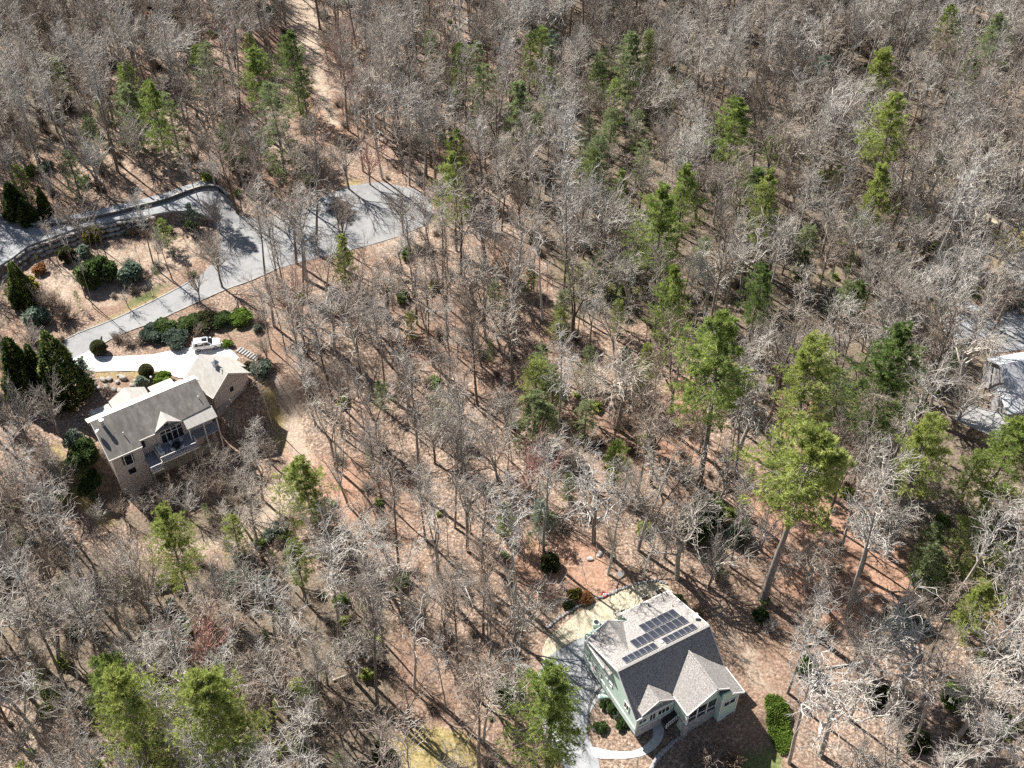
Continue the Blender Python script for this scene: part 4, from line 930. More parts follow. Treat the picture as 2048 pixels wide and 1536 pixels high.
def bare_tree(seed, kind, bk, tw):
    """Returns (trunk mesh, crown mesh, height)."""
    r = np.random.default_rng(seed); up = np.array([[0, 0, 1.]])
    if kind == 'slender':
        h = 25.0; P0, R0 = grow(r, np.array([[0, 0, -.4]]), up, [h], [.25], [.035], 10, .026, .02)
        s, d, pr, t = sprout(r, P0, R0, 30, .5, .98, 46, 13); d[:, 2] += .25
        P1, R1 = grow(r, s, d, (3.4 * np.sin(np.clip((t - .42) / .64, 0, 1) * math.pi) ** .6 + .9) * r.uniform(.6, 1.25, len(t)), pr * .55 + .022, np.full(len(s), .024), 5, .19, .09)
        s, d, pr, t = sprout(r, P1, R1, 5, .2, 1, 40, 14); P2, R2 = grow(r, s, d, r.uniform(.8, 1.9, len(s)) * (1.25 - .5 * t), pr * .6 + .016, np.full(len(s), .022), 3, .2, .07)
        s, d, pr, t = sprout(r, P2, R2, 3, .2, 1, 36, 14); P3, R3 = grow(r, s, d, r.uniform(.5, 1.2, len(s)), np.full(len(s), .024), np.full(len(s), .014), 2, .2, .05)
        lv = [(P1, R1, 4), (P2, R2, 3), (P3, R3, 3)]; tr_ = [(P0, R0, 8)]
    elif kind == 'oak':
        h = 20.0; P0, R0 = grow(r, np.array([[0, 0, -.4]]), up, [9.5], [.36], [.24], 6, .05, .05)
        s, d, pr, t = sprout(r, P0, R0, 8, .62, 1.0, 42, 14); d[:, 2] += .3
        P1, R1 = grow(r, s, d, r.uniform(5.2, 8.6, len(s)), pr * .62, np.full(len(s), .05), 8, .25, .07)
        s, d, pr, t = sprout(r, P1, R1, 7, .22, 1, 46, 16); P2, R2 = grow(r, s, d, r.uniform(1.9, 3.8, len(s)) * (1.2 - .5 * t), pr * .62 + .01, np.full(len(s), .028), 5, .28, .05)
        s, d, pr, t = sprout(r, P2, R2, 5, .2, 1, 42, 16); P3, R3 = grow(r, s, d, r.uniform(1.0, 2.0, len(s)), pr * .6 + .012, np.full(len(s), .022), 3, .25, .03)
        s, d, pr, t = sprout(r, P3, R3, 2, .3, 1, 40, 14); P4, R4 = grow(r, s, d, r.uniform(.4, 1.0, len(s)), np.full(len(s), .025), np.full(len(s), .014), 2, .2, .02)
        lv = [(P1, R1, 5), (P2, R2, 4), (P3, R3, 3), (P4, R4, 3)]; tr_ = [(P0, R0, 9)]
    elif kind == 'fork':
        h = 22.0; P0, R0 = grow(r, np.array([[0, 0, -.4]]), up, [8.5], [.27], [.22], 5, .035, .03)
        s, d, pr, t = sprout(r, P0, R0, 3, .8, 1.0, 15, 6); d[:, 2] += .3
        P1, R1 = grow(r, s, d, r.uniform(10, 14.5, len(s)), pr * .68, np.full(len(s), .03), 9, .07, .03)
        s, d, pr, t = sprout(r, P1, R1, 15, .25, 1, 44, 14); P2, R2 = grow(r, s, d, r.uniform(1.8, 4.0, len(s)) * (1.2 - .55 * t), pr * .5 + .012, np.full(len(s), .02), 5, .2, .08)
        s, d, pr, t = sprout(r, P2, R2, 6, .2, 1, 42, 14); P3, R3 = grow(r, s, d, r.uniform(.8, 1.7, len(s)), pr * .6 + .012, np.full(len(s), .02), 3, .22, .06)
        s, d, pr, t = sprout(r, P3, R3, 1, .3, 1, 40, 14); P4, R4 = grow(r, s, d, r.uniform(.4, .9, len(s)), np.full(len(s), .022), np.full(len(s), .013), 2, .2, .04)
        lv = [(P2, R2, 4), (P3, R3, 3), (P4, R4, 3)]; tr_ = [(P0, R0, 9), (P1, R1, 6)]
    elif kind == 'vase':
        h = 15.0; P0, R0 = grow(r, np.array([[0, 0, -.4]]), up, [5.5], [.22], [.16], 5, .04, .03)
        s, d, pr, t = sprout(r, P0, R0, 10, .55, 1.0, 30, 10); d[:, 2] += .25
        P1, R1 = grow(r, s, d, r.uniform(6, 9.8, len(s)), pr * .6 + .01, np.full(len(s), .032), 6, .12, .06)
        s, d, pr, t = sprout(r, P1, R1, 9, .18, 1, 32, 10); P2, R2 = grow(r, s, d, r.uniform(1.8, 3.4, len(s)) * (1.25 - .55 * t), pr * .6 + .012, np.full(len(s), .024), 4, .14, .08)
        s, d, pr, t = sprout(r, P2, R2, 5, .15, 1, 30, 10); P3, R3 = grow(r, s, d, r.uniform(.7, 1.5, len(s)), np.full(len(s), .026), np.full(len(s), .014), 2, .15, .07)
        lv = [(P1, R1, 4), (P2, R2, 3), (P3, R3, 3)]; tr_ = [(P0, R0, 8)]
    elif kind == 'snag':
        h = 17.0; P0, R0 = grow(r, np.array([[0, 0, -.4]]), up, [h], [.24], [.05], 8, .05, .02)
        s, d, pr, t = sprout(r, P0, R0, 14, .5, .98, 55, 14); d[:, 2] += .1
        P1, R1 = grow(r, s, d, r.uniform(2, 4.6, len(s)), pr * .6, np.full(len(s), .03), 6, .32, .05)
        s, d, pr, t = sprout(r, P1, R1, 5, .3, 1, 48, 16); P2, R2 = grow(r, s, d, r.uniform(.7, 1.9, len(s)), pr * .6, np.full(len(s), .012), 3, .3, .04)
        lv = [(P1, R1, 5), (P2, R2, 3)]; tr_ = [(P0, R0, 8)]
    elif kind == 'pole':   # thin drawn-up forest stem
        h = 16.0; P0, R0 = grow(r, np.array([[0, 0, -.3]]), up, [h], [.10], [.018], 8, .03, .02)
        s, d, pr, t = sprout(r, P0, R0, 15, .6, .98, 42, 12); d[:, 2] += .3
        P1, R1 = grow(r, s, d, r.uniform(.8, 2.2, len(s)), pr * .5 + .012, np.full(len(s), .016), 4, .18, .08)
        s, d, pr, t = sprout(r, P1, R1, 6, .2, 1, 38, 14); P2, R2 = grow(r, s, d, r.uniform(.4, 1.2, len(s)), np.full(len(s), .016), np.full(len(s), .009), 2, .2, .06)
        lv = [(P1, R1, 3), (P2, R2, 3)]; tr_ = [(P0, R0, 6)]
    else:   # sapling: thin understorey tree
        h = 9.0; P0, R0 = grow(r, np.array([[0, 0, -.3]]), up, [h], [.07], [.012], 6, .06, .03)
        s, d, pr, t = sprout(r, P0, R0, 20, .25, .98, 45, 14); d[:, 2] += .2
        P1, R1 = grow(r, s, d, r.uniform(1.0, 2.6, len(s)) * (1.3 - .7 * t), pr * .5 + .012, np.full(len(s), .014), 4, .2, .06)
        s, d, pr, t = sprout(r, P1, R1, 5, .2, 1, 38, 14); P2, R2 = grow(r, s, d, r.uniform(.4, 1.3, len(s)), np.full(len(s), .024), np.full(len(s), .014), 2, .2, .05)
        lv = [(P1, R1, 3), (P2, R2, 3)]; tr_ = [(P0, R0, 5)]
    tv, tf = join([tubes(*q) for q in tr_]); cv, cf = join([tubes(*q) for q in lv])
    return fast_mesh('trunk', tv, tf, M[bk], smooth_=True), fast_mesh('crown', cv, cf, M[tw]), h

def blades(r, C, D, size, k, w, spread):
    """Needle sprays: k narrow triangles radiating from each centre C about direction D."""
    n = len(C); d = norm(D)[:, None] + r.normal(0, spread, (n, k, 3)); d = norm(d)
    s = np.asarray(size)[:, None, None] * r.uniform(.65, 1.2, (n, k, 1))
    pr = r.normal(size=(n, k, 3)); pr = norm(pr - d * (pr * d).sum(-1, keepdims=True))
    a = C[:, None] + pr * s * w; b = C[:, None] - pr * s * w; c = C[:, None] + d * s
    # widest a third of the way out: two triangles per blade
    mid = C[:, None] + d * s * .45
    V = np.stack([C[:, None] + d * 0, mid + pr * s * w, c, mid - pr * s * w], 2).reshape(-1, 3)
    i = np.arange(n * k)[:, None] * 4; Fq = i + np.array([[0, 1, 2, 3]])
    return V, Fq, np.repeat(r.uniform(0, 1, n), k)

def pine(seed, h, cb, rad, leaf='pine_green', droop=-.04, dense=1.0, tuft=.62, top=.25, gap=.18, spread=.55):
    r = np.random.default_rng(seed)
    P0, R0 = grow(r, np.array([[0, 0, -.4]]), np.array([[0, 0, 1.]]), [h], [.011 * h + .05], [.02], 10, .012, .02)
    zs = []; z = cb * h
    while z < h * .985: zs.append(z); z += r.uniform(.6, 1.05) * (1.15 if z < h * .6 else .8)
    S, D, Ln, tt = [], [], [], []; lop = r.uniform(0, 6.28)
    for z in zs:
        u = (z - cb * h) / (h - cb * h); prof = rad * (min(1, .55 + 2.2 * u) if u < .22 else 1.04 - .04 * u) * (1 - u) ** .62 + .35
        if r.random() < gap: prof *= r.uniform(.3, .6)
        nb = 5 if u < .85 else 4; a0 = r.uniform(0, 6.28)
        for k in range(nb):
            if r.random() < .12: continue
            a = a0 + k * 6.28 / nb + r.normal(0, .25); el = math.radians(-6 + 38 * u + r.normal(0, 6)); kk = min(int(z / h * 10), 9)
            c = P0[0, kk] + (P0[0, kk + 1] - P0[0, kk]) * (z / h * 10 - kk)
            S.append((c[0], c[1], z)); D.append((math.cos(a) * math.cos(el), math.sin(a) * math.cos(el), math.sin(el))); Ln.append(prof * r.uniform(.5, 1.2) * (1 + .22 * math.sin(a + lop))); tt.append(u)
    S, D, Ln = np.array(S), np.array(D), np.array(Ln)
    P1, R1 = grow(r, S, D, Ln, .012 + .012 * Ln, np.full(len(S), .012), 5, .06, droop + .06)
    lens = np.repeat(Ln, 15)
    s, d, pr, t = sprout(r, P1, R1, 15, .22, 1.0, 52, 10); d[:, 2] *= .55
    keep = r.random(len(s)) < dense; s, d, lens, t = s[keep], d[keep], lens[keep], t[keep]
    P2, R2 = grow(r, s, d, np.clip(lens * .30 * (1.15 - .65 * t), .25, 1.8), np.full(len(s), .014), np.full(len(s), .008), 2, .08, .04)
    C = np.concatenate([P2[:, 1], P2[:, 2], P1[:, 5], P1[:, 4]]); Dd = np.concatenate([P2[:, 1] - P2[:, 0], P2[:, 2] - P2[:, 1], P1[:, 5] - P1[:, 4], P1[:, 4] - P1[:, 3]])
    Dd = norm(Dd) + np.array([0, 0, .35])
    V, Fq, tint = blades(r, C, Dd, np.full(len(C), tuft * .62), 11, .075, spread)
    bv, bf = join([tubes(P1, R1, 3)])
    tv, tf = tubes(P0, R0, 9)
    crown = fast_mesh('crown', V, Fq, M[leaf], tint)
    return fast_mesh('trunk', *join([(tv, tf), (bv, bf)]), M['pine_bark'], smooth_=True), crown, h
def cone_tree(seed, h, rad, leaf='cedar', n=5200, pw=.75):
    """Dense clipped-looking evergreen (arborvitae) down to the ground, with an uneven skin."""
    r = np.random.default_rng(seed)
    u = 1 - np.sqrt(r.random(n)) * .99; a = r.uniform(0, 6.283, n); lob = 1 + .10 * np.sin(3 * a + u * 9) + .08 * np.sin(7 * a - u * 15) + .06 * np.sin(11 * a + u * 31)
    rr = rad * (1 - u) ** pw * lob * np.where(u < .08, .75 + 3 * u, 1) * np.sqrt(r.uniform(.62, 1.05, n))
    C = np.stack([rr * np.cos(a), rr * np.sin(a), u * h + .15], -1)
    D = np.stack([np.cos(a), np.sin(a), np.full(n, 1.3)], -1)
    V, Fq, t = blades(r, C, D, r.uniform(.32, .6, n), 4, .26, .42)
    P0, R0 = grow(r, np.array([[0, 0, -.3]]), np.array([[0, 0, 1.]]), [h * .95], [.16], [.03], 6, .01, .02)
    return fast_mesh('trunk', *tubes(P0, R0, 7), M['bark_brown']), fast_mesh('crown', V, Fq, M[leaf], t), h
def dome(seed, leaf, n=1500, size=.22, k=4, w=.3, fill=.4, lumps=.2, flat_=.85, spread=.75):
    """Ragged leafy bush of about unit radius: leaves through several overlapping clumps."""
    r = np.random.default_rng(seed); m = 9
    a = r.uniform(0, 6.283, m); q = np.sqrt(r.uniform(.05, 1, m)) * .68
    ctr = np.stack([q * np.cos(a), q * np.sin(a), r.uniform(.15, .5, m) + .35 * (1 - q)], -1); rad = r.uniform(.24, .48, m)
    b = r.choice(m, n, p=rad ** 2 / (rad ** 2).sum()); d = norm(r.normal(size=(n, 3)))
    C = ctr[b] + d * (rad[b] * r.uniform(fill, 1, n) ** .5)[:, None] * np.array([1, 1, flat_]); C[:, 2] = np.abs(C[:, 2]) + .02
    V, Fq, t = blades(r, C, d + np.array([0, 0, .45]), r.uniform(.6, 1.25, n) * size, k, w, spread)
    s = np.zeros((m, 3)); s[:, 2] = -.15
    P, Rr = grow(r, s, ctr - s, np.linalg.norm(ctr - s, axis=1), np.full(m, .03), np.full(m, .012), 3, .06, 0)
    return fast_mesh('stem', *tubes(P, Rr, 4), M['bark_brown']), fast_mesh('foliage', V, Fq, M[leaf], np.clip(t * .6 + .4 * r.uniform(0, 1, m)[b].repeat(k), 0, 1))
def ball_bush(seed, leaf, n=3600):
    """Clipped round bush: a tight skin of small leaves over a full sphere, unit radius, standing on the ground."""
    r = np.random.default_rng(seed); d = norm(r.normal(size=(n, 3)))
    C = d * r.uniform(.90, .99, n)[:, None] * np.array([1, 1, .98]) + np.array([0, 0, .93])
    V, Fq, t = blades(r, C, d, np.full(n, .10), 3, .42, .9)
    m = MB().ball((0, 0, .93), .88, 16, 10); v = np.array(m.v); 
    s = np.zeros((5, 3)); s[:, 2] = -.1
    P, Rr = grow(r, s, norm(r.normal(size=(5, 3)) * .3 + np.array([0, 0, 1.])), np.full(5, .7), np.full(5, .04), np.full(5, .02), 2, .1, .05)
    return fast_mesh('stem', *tubes(P, Rr, 4), M['bark_brown']), fast_mesh('foliage', V, Fq, M[leaf], t), m
def twig_bush(seed, mat, n1=70, h=1.0):
    """Bare many-stemmed bush of unit height."""
    r = np.random.default_rng(seed); s = r.normal(0, .10, (n1, 3)); s[:, 2] = -.05; d = norm(r.normal(size=(n1, 3)) * .42 + np.array([0, 0, .9])); d[:, 2] = np.abs(d[:, 2])
    P1, R1 = grow(r, s, d, r.uniform(.6, 1.05, n1), np.full(n1, .016), np.full(n1, .009), 4, .14, .05)
    s, d, pr, t = sprout(r, P1, R1, 8, .25, 1, 38, 12); P2, R2 = grow(r, s, d, r.uniform(.14, .36, len(s)), np.full(len(s), .010), np.full(len(s), .006), 2, .18, .04)
    return fast_mesh('stems', *tubes(P1, R1, 3), M[mat]), fast_mesh('twigs', *tubes(P2, R2, 3), M[mat])

# ------------------------------------------------------------------ labels by landmark
MARKS = [(90, 110, 'in the far left wood'), (300, 60, 'by the orange bushes'), (260, 250, 'above the upper road'), (440, 130, 'left of the pale trail'), (560, 120, 'beside the pale trail'), (560, 290, 'below the pale trail'),
 (760, 130, 'right of the pale trail'), (780, 320, 'behind the turning circle'), (950, 140, 'in the far central wood'), (910, 380, "at the turning circle's pale verge"), (1040, 240, 'above the red-twigged trees'), (1150, 110, 'in the top centre wood'),
 (1270, 110, 'near the top centre'), (1220, 370, 'right of the red-twigged trees'), (1330, 450, 'in the middle right wood'), (1470, 240, 'in the upper right wood'), (1540, 420, 'in the dense right wood'), (1760, 130, 'near the top right'),
 (1900, 60, 'at the far top right'), (1990, 110, 'in the top right corner'), (1800, 270, 'beside the pale track'), (1760, 400, 'below the pale track'), (1960, 420, 'by the yellow right lawn'), (1350, 590, 'right of the mossy hollow'),
 (1520, 600, 'right of the light green pine'), (1640, 720, 'left of the grey house'), (1790, 720, 'beside the grey house'), (1920, 680, 'in front of the grey parking'), (1880, 900, 'below the plank deck'), (30, 400, "at the upper road's end"),
 (40, 570, 'at the left edge below the wall'), (90, 750, 'left of the white driveway'), (200, 560, 'on the wooded road island'), (330, 480, 'below the boulder wall'), (420, 590, 'beside the road bend'), (540, 570, 'just past the road bend'), (600, 950, 'by the pale yard ring'),
 (700, 550, 'just below the turning circle'), (860, 550, 'under the turning circle verge'), (600, 690, 'up the slope from the garage'), (760, 700, 'on the striped slope'), (920, 680, 'in the striped middle wood'), (1060, 600, 'at the heart of the wood'),
 (1200, 580, 'in the mossy hollow'), (1080, 760, 'in the central wood'), (660, 840, 'above the pale yard ring'), (800, 860, 'between the two houses'), (940, 880, 'midway between the houses'), (1100, 900, 'uphill of the cream gravel'), (1250, 880, 'near the small bright pine'),
 (680, 1080, 'below the pale yard ring'), (800, 1040, 'left of the long shadows'), (920, 1080, 'in the long trunk shadows'), (1020, 1180, 'left of the cream gravel'), (1160, 1060, 'above the cream gravel'), (1320, 1030, 'behind the green house'), (1430, 1060, 'beside the dark holly'),
 (1480, 850, 'beneath the split-crowned pine'), (1600, 1000, 'beside the tallest pine'), (1760, 1020, 'below the dark tall pine'), (1960, 1000, 'right of the deck pine'), (1620, 1180, 'on the bare brown slope'), (1770, 1200, 'by the bright slope bush'), (1950, 1200, 'at the right edge slope'),
 (1640, 1360, 'above the green ground cover'), (1700, 1480, 'right of the green ground cover'), (1830, 1380, 'on the lower right slope'), (1980, 1480, 'in the bottom right corner'), (50, 920, 'left of the tan house'), (90, 1060, "below the tan house's yard"),
 (250, 1140, 'below the yellow-green pine'), (420, 1180, 'by the grey rhododendron'), (580, 1200, 'near the short bright pine'), (70, 1250, 'at the left edge of the wood'), (250, 1290, 'above the twin pines'), (70, 1470, 'left of the twin pines'), (430, 1300, 'uphill of the right twin pine'),
 (600, 1450, 'right of the twin pines'), (720, 1250, 'in the brown lower wood'), (720, 1460, 'beside the yellow lawn'), (850, 1330, 'above the yellow lawn'), (980, 1310, 'left of the blue-grey drive'), (1000, 1470, 'right of the yellow lawn'), (380, 960, 'in front of the tan house')]
MK = np.array([m[:2] for m in MARKS], float)
PENDING = []      # (object, noun phrase, px, py)
def name_later(o, noun, P, h):
    px, py = project(np.array([P[0], P[1], P[2] + h * .6])); PENDING.append((o, noun, float(px), float(py)))
def flush_labels():
    from collections import defaultdict
    g = defaultdict(list)
    for o, noun, px, py in PENDING:
        k = int(np.argmin(((MK - (px, py)) ** 2).sum(1))); g[(noun, MARKS[k][2])].append((px, o))
    for (noun, where), L in g.items():
        L.sort(key=lambda q: q[0])
        for i, (px, o) in enumerate(L):
            if len(L) == 1: o['label'] = f'{noun} {where}'
            elif i == 0: o['label'] = f'leftmost {noun} {where}'
            elif i == len(L) - 1: o['label'] = f'rightmost {noun} {where}'
            else: o['label'] = f'{ORD[i]} {noun} from the left {where}'

TAKEN = []        # (x, y, clear radius)
def plant(name, meshes, parts, P, s, rz, noun, cat, group, h, mats=None, label=None, sxy=1.0):
    t = bpy.data.objects.new(name, None); t.location = P; t.rotation_euler = (0, 0, rz); t.scale = (s * sxy, s * sxy, s); t.empty_display_size = .5
    link(t); t['category'] = cat; t['group'] = group
    for me, nm in zip(meshes, parts):
        o = link(bpy.data.objects.new(nm, me), t)
        if mats and nm in mats:
            o.material_slots[0].link = 'OBJECT'; o.material_slots[0].material = M[mats[nm]]
    if label: t['label'] = label
    else: name_later(t, noun, P, h * s)
    return t

# ------------------------------------------------------------------ conifers
PINES = [pine(100 + i, 30, cb, rad, tuft=tf, gap=gp) for i, (cb, rad, tf, gp) in enumerate([(.52, 5.6, .72, .2), (.40, 5.2, .70, .18), (.62, 5.2, .72, .25), (.30, 5.6, .72, .15)])]
YOUNG = [pine(120 + i, 16, .14, 3.4, tuft=.55, gap=.12) for i in range(3)]
HEML = [pine(140 + i, 16, .10, 2.9, 'hemlock', droop=-.10, dense=.8, tuft=.42, gap=.1, spread=.7) for i in range(3)]
BUSHY = [pine(160 + i, 26, .06, 7.6, tuft=.75, gap=.12, dense=1.0) for i in range(2)]
CONES = [cone_tree(170, 14, 3.9), cone_tree(171, 12, 2.9), cone_tree(172, 9, 2.6)]
# top pixel, height, kind, leaf colour, width factor
CON = [
 (506, 90, 22, 'p1', 'pine_green', 1.0), (578, 66, 19, 'b0', 'pine_dark', .75), (292, 162, 23, 'p1', 'pine_green', .8), (540, 162, 21, 'h0', 'hemlock', 1.1), (408, 84, 15, 'h1', 'hemlock', 1.0), (328, 182, 16, 'h2', 'hemlock', 1.0),
 (376, 392, 6, 'y0', 'bluegreen', 1.3), (320, 438, 7, 'y1', 'pine_green', 1.25), (905, 306, 22, 'p3', 'pine_yellow', .8), (950, 80, 15, 'h0', 'hemlock', 1.0), (968, 124, 19, 'h1', 'hemlock', 1.0), (1046, 166, 19, 'y0', 'hemlock', 1.1),
 (1100, 136, 13, 'y1', 'pine_green', .9), (1200, 104, 14, 'h2', 'hemlock', 1.0), (1266, 66, 18, 'y2', 'hemlock', 1.0), (1105, 56, 13, 'h0', 'bluegreen', 1.0), (1240, 340, 11, 'y0', 'pine_green', 1.0), (1222, 238, 10, 'h1', 'hemlock', 1.0),
 (1476, 198, 22, 'p1', 'pine_green', 1.15), (1375, 326, 20, 'p3', 'pine_green', .95), (1328, 374, 25, 'p3', 'pine_green', 1.0), (1546, 340, 22, 'p3', 'pine_yellow', .75), (1768, 98, 17, 'y2', 'pine_yellow', 1.1), (1908, 10, 19, 'p1', 'pine_green', .9),
 (1996, 28, 21, 'p0', 'hemlock', .9), (1950, 104, 14, 'y1', 'pine_green', .9), (1800, 194, 27, 'p0', 'pine_yellow', .95), (1772, 334, 18, 'y0', 'pine_yellow', 1.0), (1354, 530, 22, 'p3', 'pine_green', .8), (1528, 530, 20, 'p1', 'pine_dark', .85),
 (1456, 634, 35, 'p0', 'pine_green', .98), (1642, 668, 29, 'p1', 'pine_yellow', 1.0), (1800, 652, 30, 'p3', 'pine_dark', .95), (1622, 838, 38, 'p2', 'pine_yellow', 1.02), (1876, 830, 26, 'p1', 'pine_yellow', .95), (2040, 842, 20, 'y1', 'pine_green', 1.0),
 (222, 1354, 25, 'b0', 'pine_yellow', .78), (418, 1345, 27, 'b1', 'pine_yellow', .92), (205, 1322, 15, 'y2', 'pine_green', 1.1), (318, 1016, 22, 'p3', 'pine_yellow', .85), (586, 1076, 16, 'p1', 'pine_green', .8), (604, 914, 16, 'y0', 'pine_yellow', 1.2),
 (460, 1034, 9, 'h0', 'pine_yellow', 1.3), (1104, 1346, 26, 'p3', 'pine_green', 1.0), (1236, 882, 11, 'y1', 'pine_green', .9), (1296, 686, 13, 'y2', 'pine_yellow', .8), (1256, 698, 11, 'h1', 'bluegreen', 1.0), (1108, 728, 12, 'h2', 'hemlock', 1.0), (874, 774, 10, 'h0', 'hemlock', 1.2),
 (1096, 812, 9, 'h1', 'hemlock', 1.3), (1080, 1000, 8, 'h2', 'bluegreen', 1.2), (1010, 1010, 8, 'y0', 'pine_green', 1.0), (680, 470, 13, 'y1', 'pine_yellow', .8), (600, 130, 14, 'h0', 'pine_dark', 1.0), (1130, 580, 9, 'h1', 'hemlock', 1.3), (1200, 500, 9, 'h2', 'hemlock', 1.2),
 (1290, 280, 11, 'h0', 'hemlock', 1.2), (1620, 450, 13, 'h1', 'hemlock', 1.1), (1700, 560, 9, 'h2', 'hemlock', 1.2), (1410, 470, 11, 'h0', 'hemlock', 1.2), (1960, 900, 12, 'h1', 'pine_green', 1.0), (1180, 230, 13, 'h2', 'hemlock', 1.0), (1060, 60, 15, 'h0', 'pine_green', .9),
 (860, 60, 12, 'h1', 'hemlock', 1.0), (1340, 150, 12, 'h2', 'hemlock', 1.1), (1570, 880, 12, 'h0', 'pine_dark', 1.1), (170, 230, 12, 'h1', 'hemlock', 1.2), (130, 300, 11, 'h2', 'hemlock', 1.2), (30, 330, 10, 'h0', 'pine_green', 1.1), (450, 240, 12, 'h1', 'hemlock', 1.2), (1690, 740, 14, 'h0', 'hemlock', 1.2),
 (1140, 950, 6, 'h1', 'hemlock', 1.3), (760, 760, 7, 'h0', 'hemlock', 1.2), (990, 560, 8, 'h2', 'hemlock', 1.2), (820, 620, 7, 'h1', 'pine_yellow', 1.1), (1180, 690, 9, 'h2', 'hemlock', 1.2), (1960, 1020, 14, 'h0', 'pine_yellow', 1.3), (1550, 270, 10, 'h1', 'pine_dark', 1.2), (1650, 110, 13, 'h0', 'bluegreen', 1.4),
]
rc = np.random.default_rng(31)
for x0, y0, x1, y1, n_, lf in ((900, 40, 1340, 300, 12, ('hemlock', 'pine_green')), (1060, 480, 1330, 860, 8, ('hemlock', 'pine_yellow', 'pine_yellow')), (1380, 330, 1760, 620, 6, ('hemlock', 'pine_dark')), (40, 60, 560, 210, 6, ('hemlock', 'pine_green')), (1850, 1000, 2030, 1180, 4, ('pine_yellow', 'hemlock'))):
    for _ in range(n_): CON.append((float(rc.uniform(x0, x1)), float(rc.uniform(y0, y1)), float(rc.uniform(6, 12 if y0 > 400 else 15)), 'h%d' % rc.integers(3) if rc.random() < .7 else 'y%d' % rc.integers(3), str(rc.choice(lf)), float(rc.uniform(1.0, 1.4))))
KINDS = {'p': (PINES, 30), 'y': (YOUNG, 16), 'h': (HEML, 16), 'b': (BUSHY, 26)}
ADJ = {'pine_green': 'bright green', 'pine_yellow': 'yellow-green', 'pine_dark': 'dark green', 'hemlock': 'grey-green', 'bluegreen': 'blue-green'}
for k, (px, py, h, kd, leaf, wf) in enumerate(CON):
    protos, H0 = KINDS[kd[0]]; me = protos[int(kd[1]) % len(protos)]; P = under(px, py, h)
    s = h / H0; size = 'tall' if h >= 19 else ('young' if h < 12 else 'middling')
    hm = kd[0] == 'h'
    plant('hemlock_tree' if hm else 'pine_tree', me[:2], ('trunk', 'crown'), P, s, R.uniform(0, 6.28), f"{size} {ADJ[leaf]} {'hemlock' if hm else 'pine'}", 'tree', 'evergreen trees in the wood', H0, {'crown': leaf}, sxy=wf * 1.22)
    TAKEN.append((P[0], P[1], 2.6 if h > 14 else 1.8))
for px, py, h, k, sx_, lb in [(88, 664, 15, 0, 1.0, 'largest dense cone-shaped cedar, left of the white driveway'), (12, 678, 13, 1, 1.1, 'cone-shaped cedar at the left edge beside the largest cedar'), (52, 690, 11, 1, .8, 'slim cedar squeezed between two larger cedars by the driveway'),
                         (14, 366, 8, 2, 1.1, 'dark cedar at the left end of the upper road'), (74, 372, 7, 1, .8, 'slim yellow-tipped cedar above the upper road'), (42, 398, 5.5, 2, 1.3, 'low dark cedar between the two beside the upper road'), (20, 522, 10, 0, .9, 'dark cedar at the left edge below the boulder wall')]:
    me = CONES[k]; P = under(px, py, h); plant('cedar_tree', me[:2], ('trunk', 'crown'), P, h / me[2], R.uniform(0, 6), None, 'tree', 'dense cedars by the roads', me[2], label=lb, sxy=sx_); TAKEN.append((P[0], P[1], 4))
# small spruce on the lawn strip
P = under(158, 716, 7.5); plant('spruce_tree', YOUNG[2][:2], ('trunk', 'crown'), P, 7.5 / 16, 1, None, 'tree', 'evergreen trees in the wood', 16, {'crown': 'bluegreen'}, 'small blue-green spruce at the corner of the white driveway', 1.15)

# ------------------------------------------------------------------ bushes
for px, py, r_, lb in ((195.6, 694, 1.35, 'clipped round bush between the road and the white driveway'), (292, 741, 1.25, 'clipped round bush between the white driveway and the tan house')):
    P = under(px, py, r_); st, fo, core = ball_bush(int(px), 'box')
    t = plant('clipped_bush', (st, fo), ('stem', 'foliage'), P, r_, 0, None, 'bush', 'clipped round bushes by the driveway', 1, label=lb)
    core.build('light_block_core', M['holly'], t)  # dark solid ball added inside the bush to block light
DOM = {}
def bush(px, py, w, h, leaf, lb, n=1500, size=.2, seed=0, group='leafy bushes', name='evergreen_bush', lumps=.2):
    key = (leaf, n, size, lumps)
    if key not in DOM: DOM[key] = dome(len(DOM) + 300, leaf, n, size, lumps=lumps)
    P = ground(px, py); t = plant(name, DOM[key], ('stem', 'foliage'), P, h, R.uniform(0, 6), None, 'bush', group, 1, label=lb, sxy=w / h * 1.1); TAKEN.append((P[0], P[1], w)); return t
B = bush
B(1400, 1062, 3.2, 5.0, 'holly', 'large dark holly bush in the shade above the brown slope', 2600, .17); B(1476, 1078, 1.7, 3.0, 'rhodo', 'small grey-green bush right of the dark holly')
B(1862, 1168, 2.6, 3.2, 'lime', 'bright lime green bush in the wood on the right', 1900, .2); B(1792, 1246, 1.9, 2.9, 'rhodo', 'grey-green bush below the bright lime bush'); B(1620, 1344, 1.8, 2.6, 'holly', 'green bush among pale trunks right of the green house', 1500, .2)
B(1517, 1238, 1.2, 1.6, 'holly', 'small dark bush on the bare slope beside the solar roof', 1500, .2); B(1752, 1400, 2.0, 2.2, 'box', 'olive green bush under bare trees in the lower right'); B(1945, 1076, 2.2, 3.2, 'lime', 'yellow-green bush at the right edge of the slope', 1900, .2)
B(1905, 1400, 2.0, 2.6, 'lime', 'lime bush behind white branches in the lower right', 1900, .2); B(1830, 1490, 1.8, 2.0, 'box', 'low olive bush at the bottom right of the wood')
B(200, 566, 3.0, 4.6, 'holly', 'large dark bush on the wooded road island', 2600, .17); B(264, 560, 2.4, 3.4, 'bluegreen', 'blue-green bush beside the large dark one on the island', 1900, .2); B(135, 520, 1.8, 2.4, 'box', 'olive bush below the boulder wall'); B(165, 512, 1.6, 2.0, 'bluegreen', 'small blue-green bush below the boulder wall')
